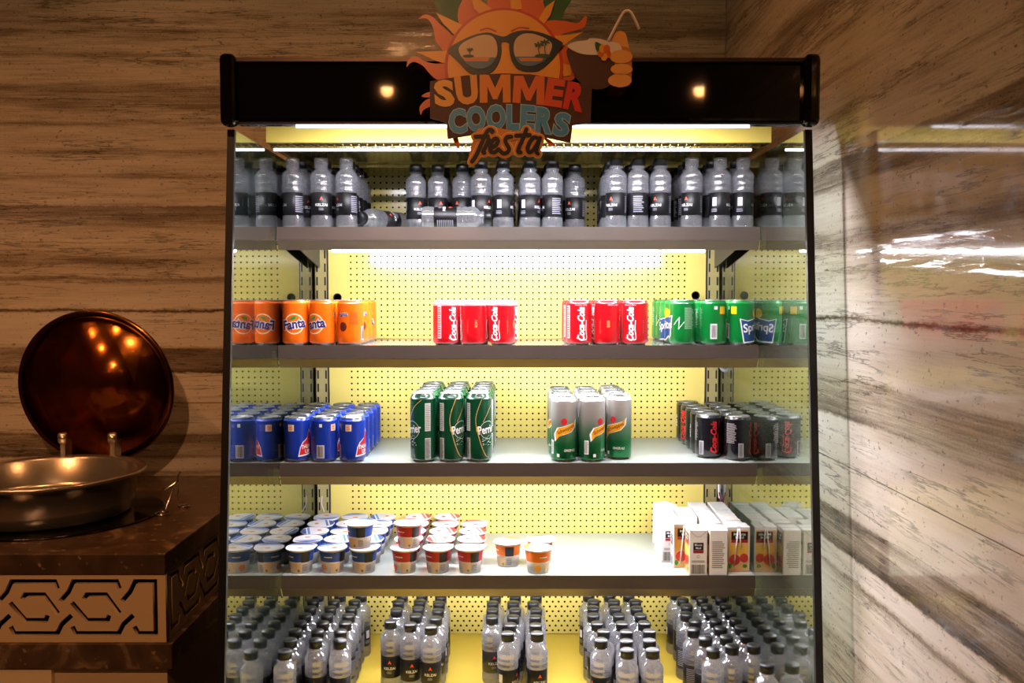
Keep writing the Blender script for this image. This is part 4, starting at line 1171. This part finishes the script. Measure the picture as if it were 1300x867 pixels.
# pierced frieze face
SU = 1.73/1140/4.187           # metres per traced unit
def outline(pts, w_):
    pts = [Vector(p) for p in pts]; L_, Rr = [], []
    for i, p in enumerate(pts):
        if i == 0: d = (pts[1]-p).normalized(); n = Vector((-d.y, d.x)); k = 1
        elif i == len(pts)-1: d = (p-pts[i-1]).normalized(); n = Vector((-d.y, d.x)); k = 1
        else:
            d1 = (p-pts[i-1]).normalized(); d2 = (pts[i+1]-p).normalized()
            n1 = Vector((-d1.y, d1.x)); n = (n1+Vector((-d2.y, d2.x))).normalized(); k = 1/max(.4, n.dot(n1))
        L_.append(p+n*w_/2*k); Rr.append(p-n*w_/2*k)
    return L_+Rr[::-1]
def frieze(name, x_len, units):
    cu = bpy.data.curves.new('f', 'CURVE'); cu.dimensions = '2D'; cu.fill_mode = 'BOTH'; cu.extrude = .0045
    def spl(pts):
        s = cu.splines.new('POLY'); s.points.add(len(pts)-1)
        for q, p in zip(s.points, pts): q.co = (p[0], p[1], 0, 1)
        s.use_cyclic_u = True
    spl([(-x_len, -f0+.0005), (-.0002, -f0+.0005), (-.0002, 0), (-x_len, 0)])
    T = lambda u, v: ((u-882)*SU, -(v-316)*SU)
    U = [[(312,458),(358,408),(385,350),(620,350),(635,392)], [(440,448),(455,422),(560,422),(632,525)],
         [(375,465),(455,562),(565,562),(575,535)], [(705,535),(650,585),(625,635),(392,635),(375,597)]]
    spl(outline([T(*p) for p in [(645,458),(690,408),(718,350),(825,350),(825,635),(730,635),(710,597)]], 25*SU))
    for k in range(units):
        for s in U:
            pts = [T(u-333*k, v) for u, v in s]
            if min(p[0] for p in pts) < -x_len+.01: continue
            spl(outline(pts, 25*SU))
    ob = bpy.data.objects.new('f', cu); COL.objects.link(ob)
    dg = bpy.context.evaluated_depsgraph_get(); me = bpy.data.meshes.new_from_object(ob.evaluated_get(dg))
    bpy.data.objects.remove(ob); me.name = name; me.materials.clear(); me.materials.append(M_crm)
    return me
fm = frieze('frieze', CXR-CXL, 12)
fo = put('frieze_panel', fm, cnt, Vector((CXR, CYF+.0055, zf1))-Vector((-1.4, 2.1, FLOOR)), (PI/2, 0, 0))
fs_ = frieze('frieze_side', YW-.004-CYF-.012, 5)
fso = put('frieze_panel', fs_, cnt, Vector((CXR-.0055, CYF+.0112, zf1))-Vector((-1.4, 2.1, FLOOR)), (PI/2, 0, PI/2))
fso.scale = (-1, 1, 1)

# ================================================================== chafing dish
DXc, DYc = -1.085, 2.045
M_ss = mat('polished_steel', 'd0c8bc', .24, metal=.9, var=.04, vscale=10)
M_cop = mat('copper_tinted_steel', 'dc8440', .17, metal=1, var=.12, vscale=14)
ind = put('induction_hob', MB().lathe([(0, 0), (.232, 0), (.235, .001), (.235, .003), (.230, .004), (0, .004)], 64).mesh('hob', mat('black_glass', '050505', .12)), None, (DXc+.022, DYc+.004, CT+.0002))
tag(ind, 'round black glass warming plate set into the marble counter', 'warming plate')
dish = thing('chafing_dish', 'round steel chafing dish with its copper-coloured lid standing open', 'chafing dish', (DXc, DYc, CT+.0044))
RH = .098
pan = MB().lathe([(.02, 0), (.178, 0), (.186, .006), (.190, .03), (.196, RH-.016), (.212, RH-.010), (.218, RH-.004), (.214, RH), (.204, RH), (.190, RH-.006), (.182, .035), (.170, .024), (.0, .022)], 72).mesh('pan', M_ss)
put('pan', pan, dish)
lidz = P(122, 492, 2.33).z; lidx = P(122, 492, 2.33).x
LR = .197
lidp = [(LR, 0), (LR+.002, .004), (LR, .008), (LR-.010, .012), (LR-.03, .045), (LR-.07, .062), (.02, .072), (0, .072), (0, .069), (.02, .069), (LR-.072, .058), (LR-.034, .042), (LR-.014, .009), (LR-.012, 0)]
lid = put('lid', MB().lathe(lidp, 72).mesh('lid', M_cop), dish, Vector((lidx, 2.33, lidz))-Vector((DXc, DYc, CT+.0044)), (R_(-84), 0, 0))
put('lid_rim', MB().lathe([(LR-.006, -.003), (LR+.004, -.003), (LR+.006, .001), (LR+.003, .004)], 72, close=False).mesh('rim', mat('bronze_rim', '8a5a30', .2, metal=1)), lid)
put('lid_step_ring', MB().lathe([(LR-.049, .0497), (LR-.046, .0475), (LR-.044, .0497)], 64, close=False).mesh('sr', mat('bronze_rim', '8a5a30', .2, metal=1)), lid)
put('vent_knob', MB().lathe([(0, .060), (.010, .060), (.010, .0685), (0, .0685)], 20).mesh('vk', M_blk), lid)
hpts = [Vector((-.052, LR-.006, .012)), Vector((-.045, LR+.014, .018)), Vector((-.02, LR+.020, .02)), Vector((.02, LR+.020, .02)), Vector((.045, LR+.014, .018)), Vector((.052, LR-.006, .012))]
put('lid_handle', MB().tube(smooth_curve(hpts, 4, False), .004, 8).mesh('lh', M_ss), lid)
for px in (80, 143):
    q = P(px, 556, 2.24)-Vector((DXc, DYc, CT+.0044))
    put('hinge', MB().lathe([(0, -.010), (.012, -.010), (.0145, -.008), (.0145, .008), (.012, .010), (0, .010)], 24).mesh('hinge', M_ss), dish, q, (0, PI/2, .25))
    put('hinge_arm', MB().box(-.006, .006, -.004, .034, -.050, -.008).mesh('ha', M_ss, bevel=.001), dish, q)

# wire spoon stand
wq = G(222, 648, CT)
ws = thing('spoon_rest', 'small wire spoon stand on the marble beside the steel dish', 'spoon rest', (wq.x, wq.y, CT))
M_wire = mat('chrome_wire', 'd0ccc8', .15, metal=1)
def circle3(cx, cy_, z, r, n=20): return [Vector((cx+r*math.cos(2*PI*k/n), cy_+r*math.sin(2*PI*k/n), z)) for k in range(n+1)]
put('wire_loop', MB().tube(circle3(-.012, -.045, .0035, .016), .0022, 8).mesh('w1', M_wire), ws)
put('wire_loop', MB().tube(circle3(.010, .030, .0035, .012), .0022, 8).mesh('w2', M_wire), ws)
put('upright_wire', MB().tube(smooth_curve([Vector((-.012, -.030, .004)), Vector((-.004, -.012, .04)), Vector((.006, 0, .072)), Vector((.009, .002, .086))], 5, False), .0016, 8).mesh('w3', M_wire), ws)
put('upright_wire', MB().tube(smooth_curve([Vector((.010, .018, .004)), Vector((.004, .012, .035)), Vector((.007, .004, .072)), Vector((.013, .002, .090))], 5, False), .0016, 8).mesh('w4', M_wire), ws)
put('rest_arm', MB().tube(smooth_curve([Vector((.007, .002, .070)), Vector((-.006, -.004, .058)), Vector((-.022, -.010, .052))], 5, False), [.002, .0026, .003, .0036, .004, .0044, .0044, .004, .0034, .0028, .002][:11], 8).mesh('w5', M_wire), ws)
put('ball_tip', MB().lathe([(0, -.003), (.0021, -.0021), (.003, 0), (.0021, .0021), (0, .003)], 12).mesh('w6', M_wire), ws, (.013, .002, .091))
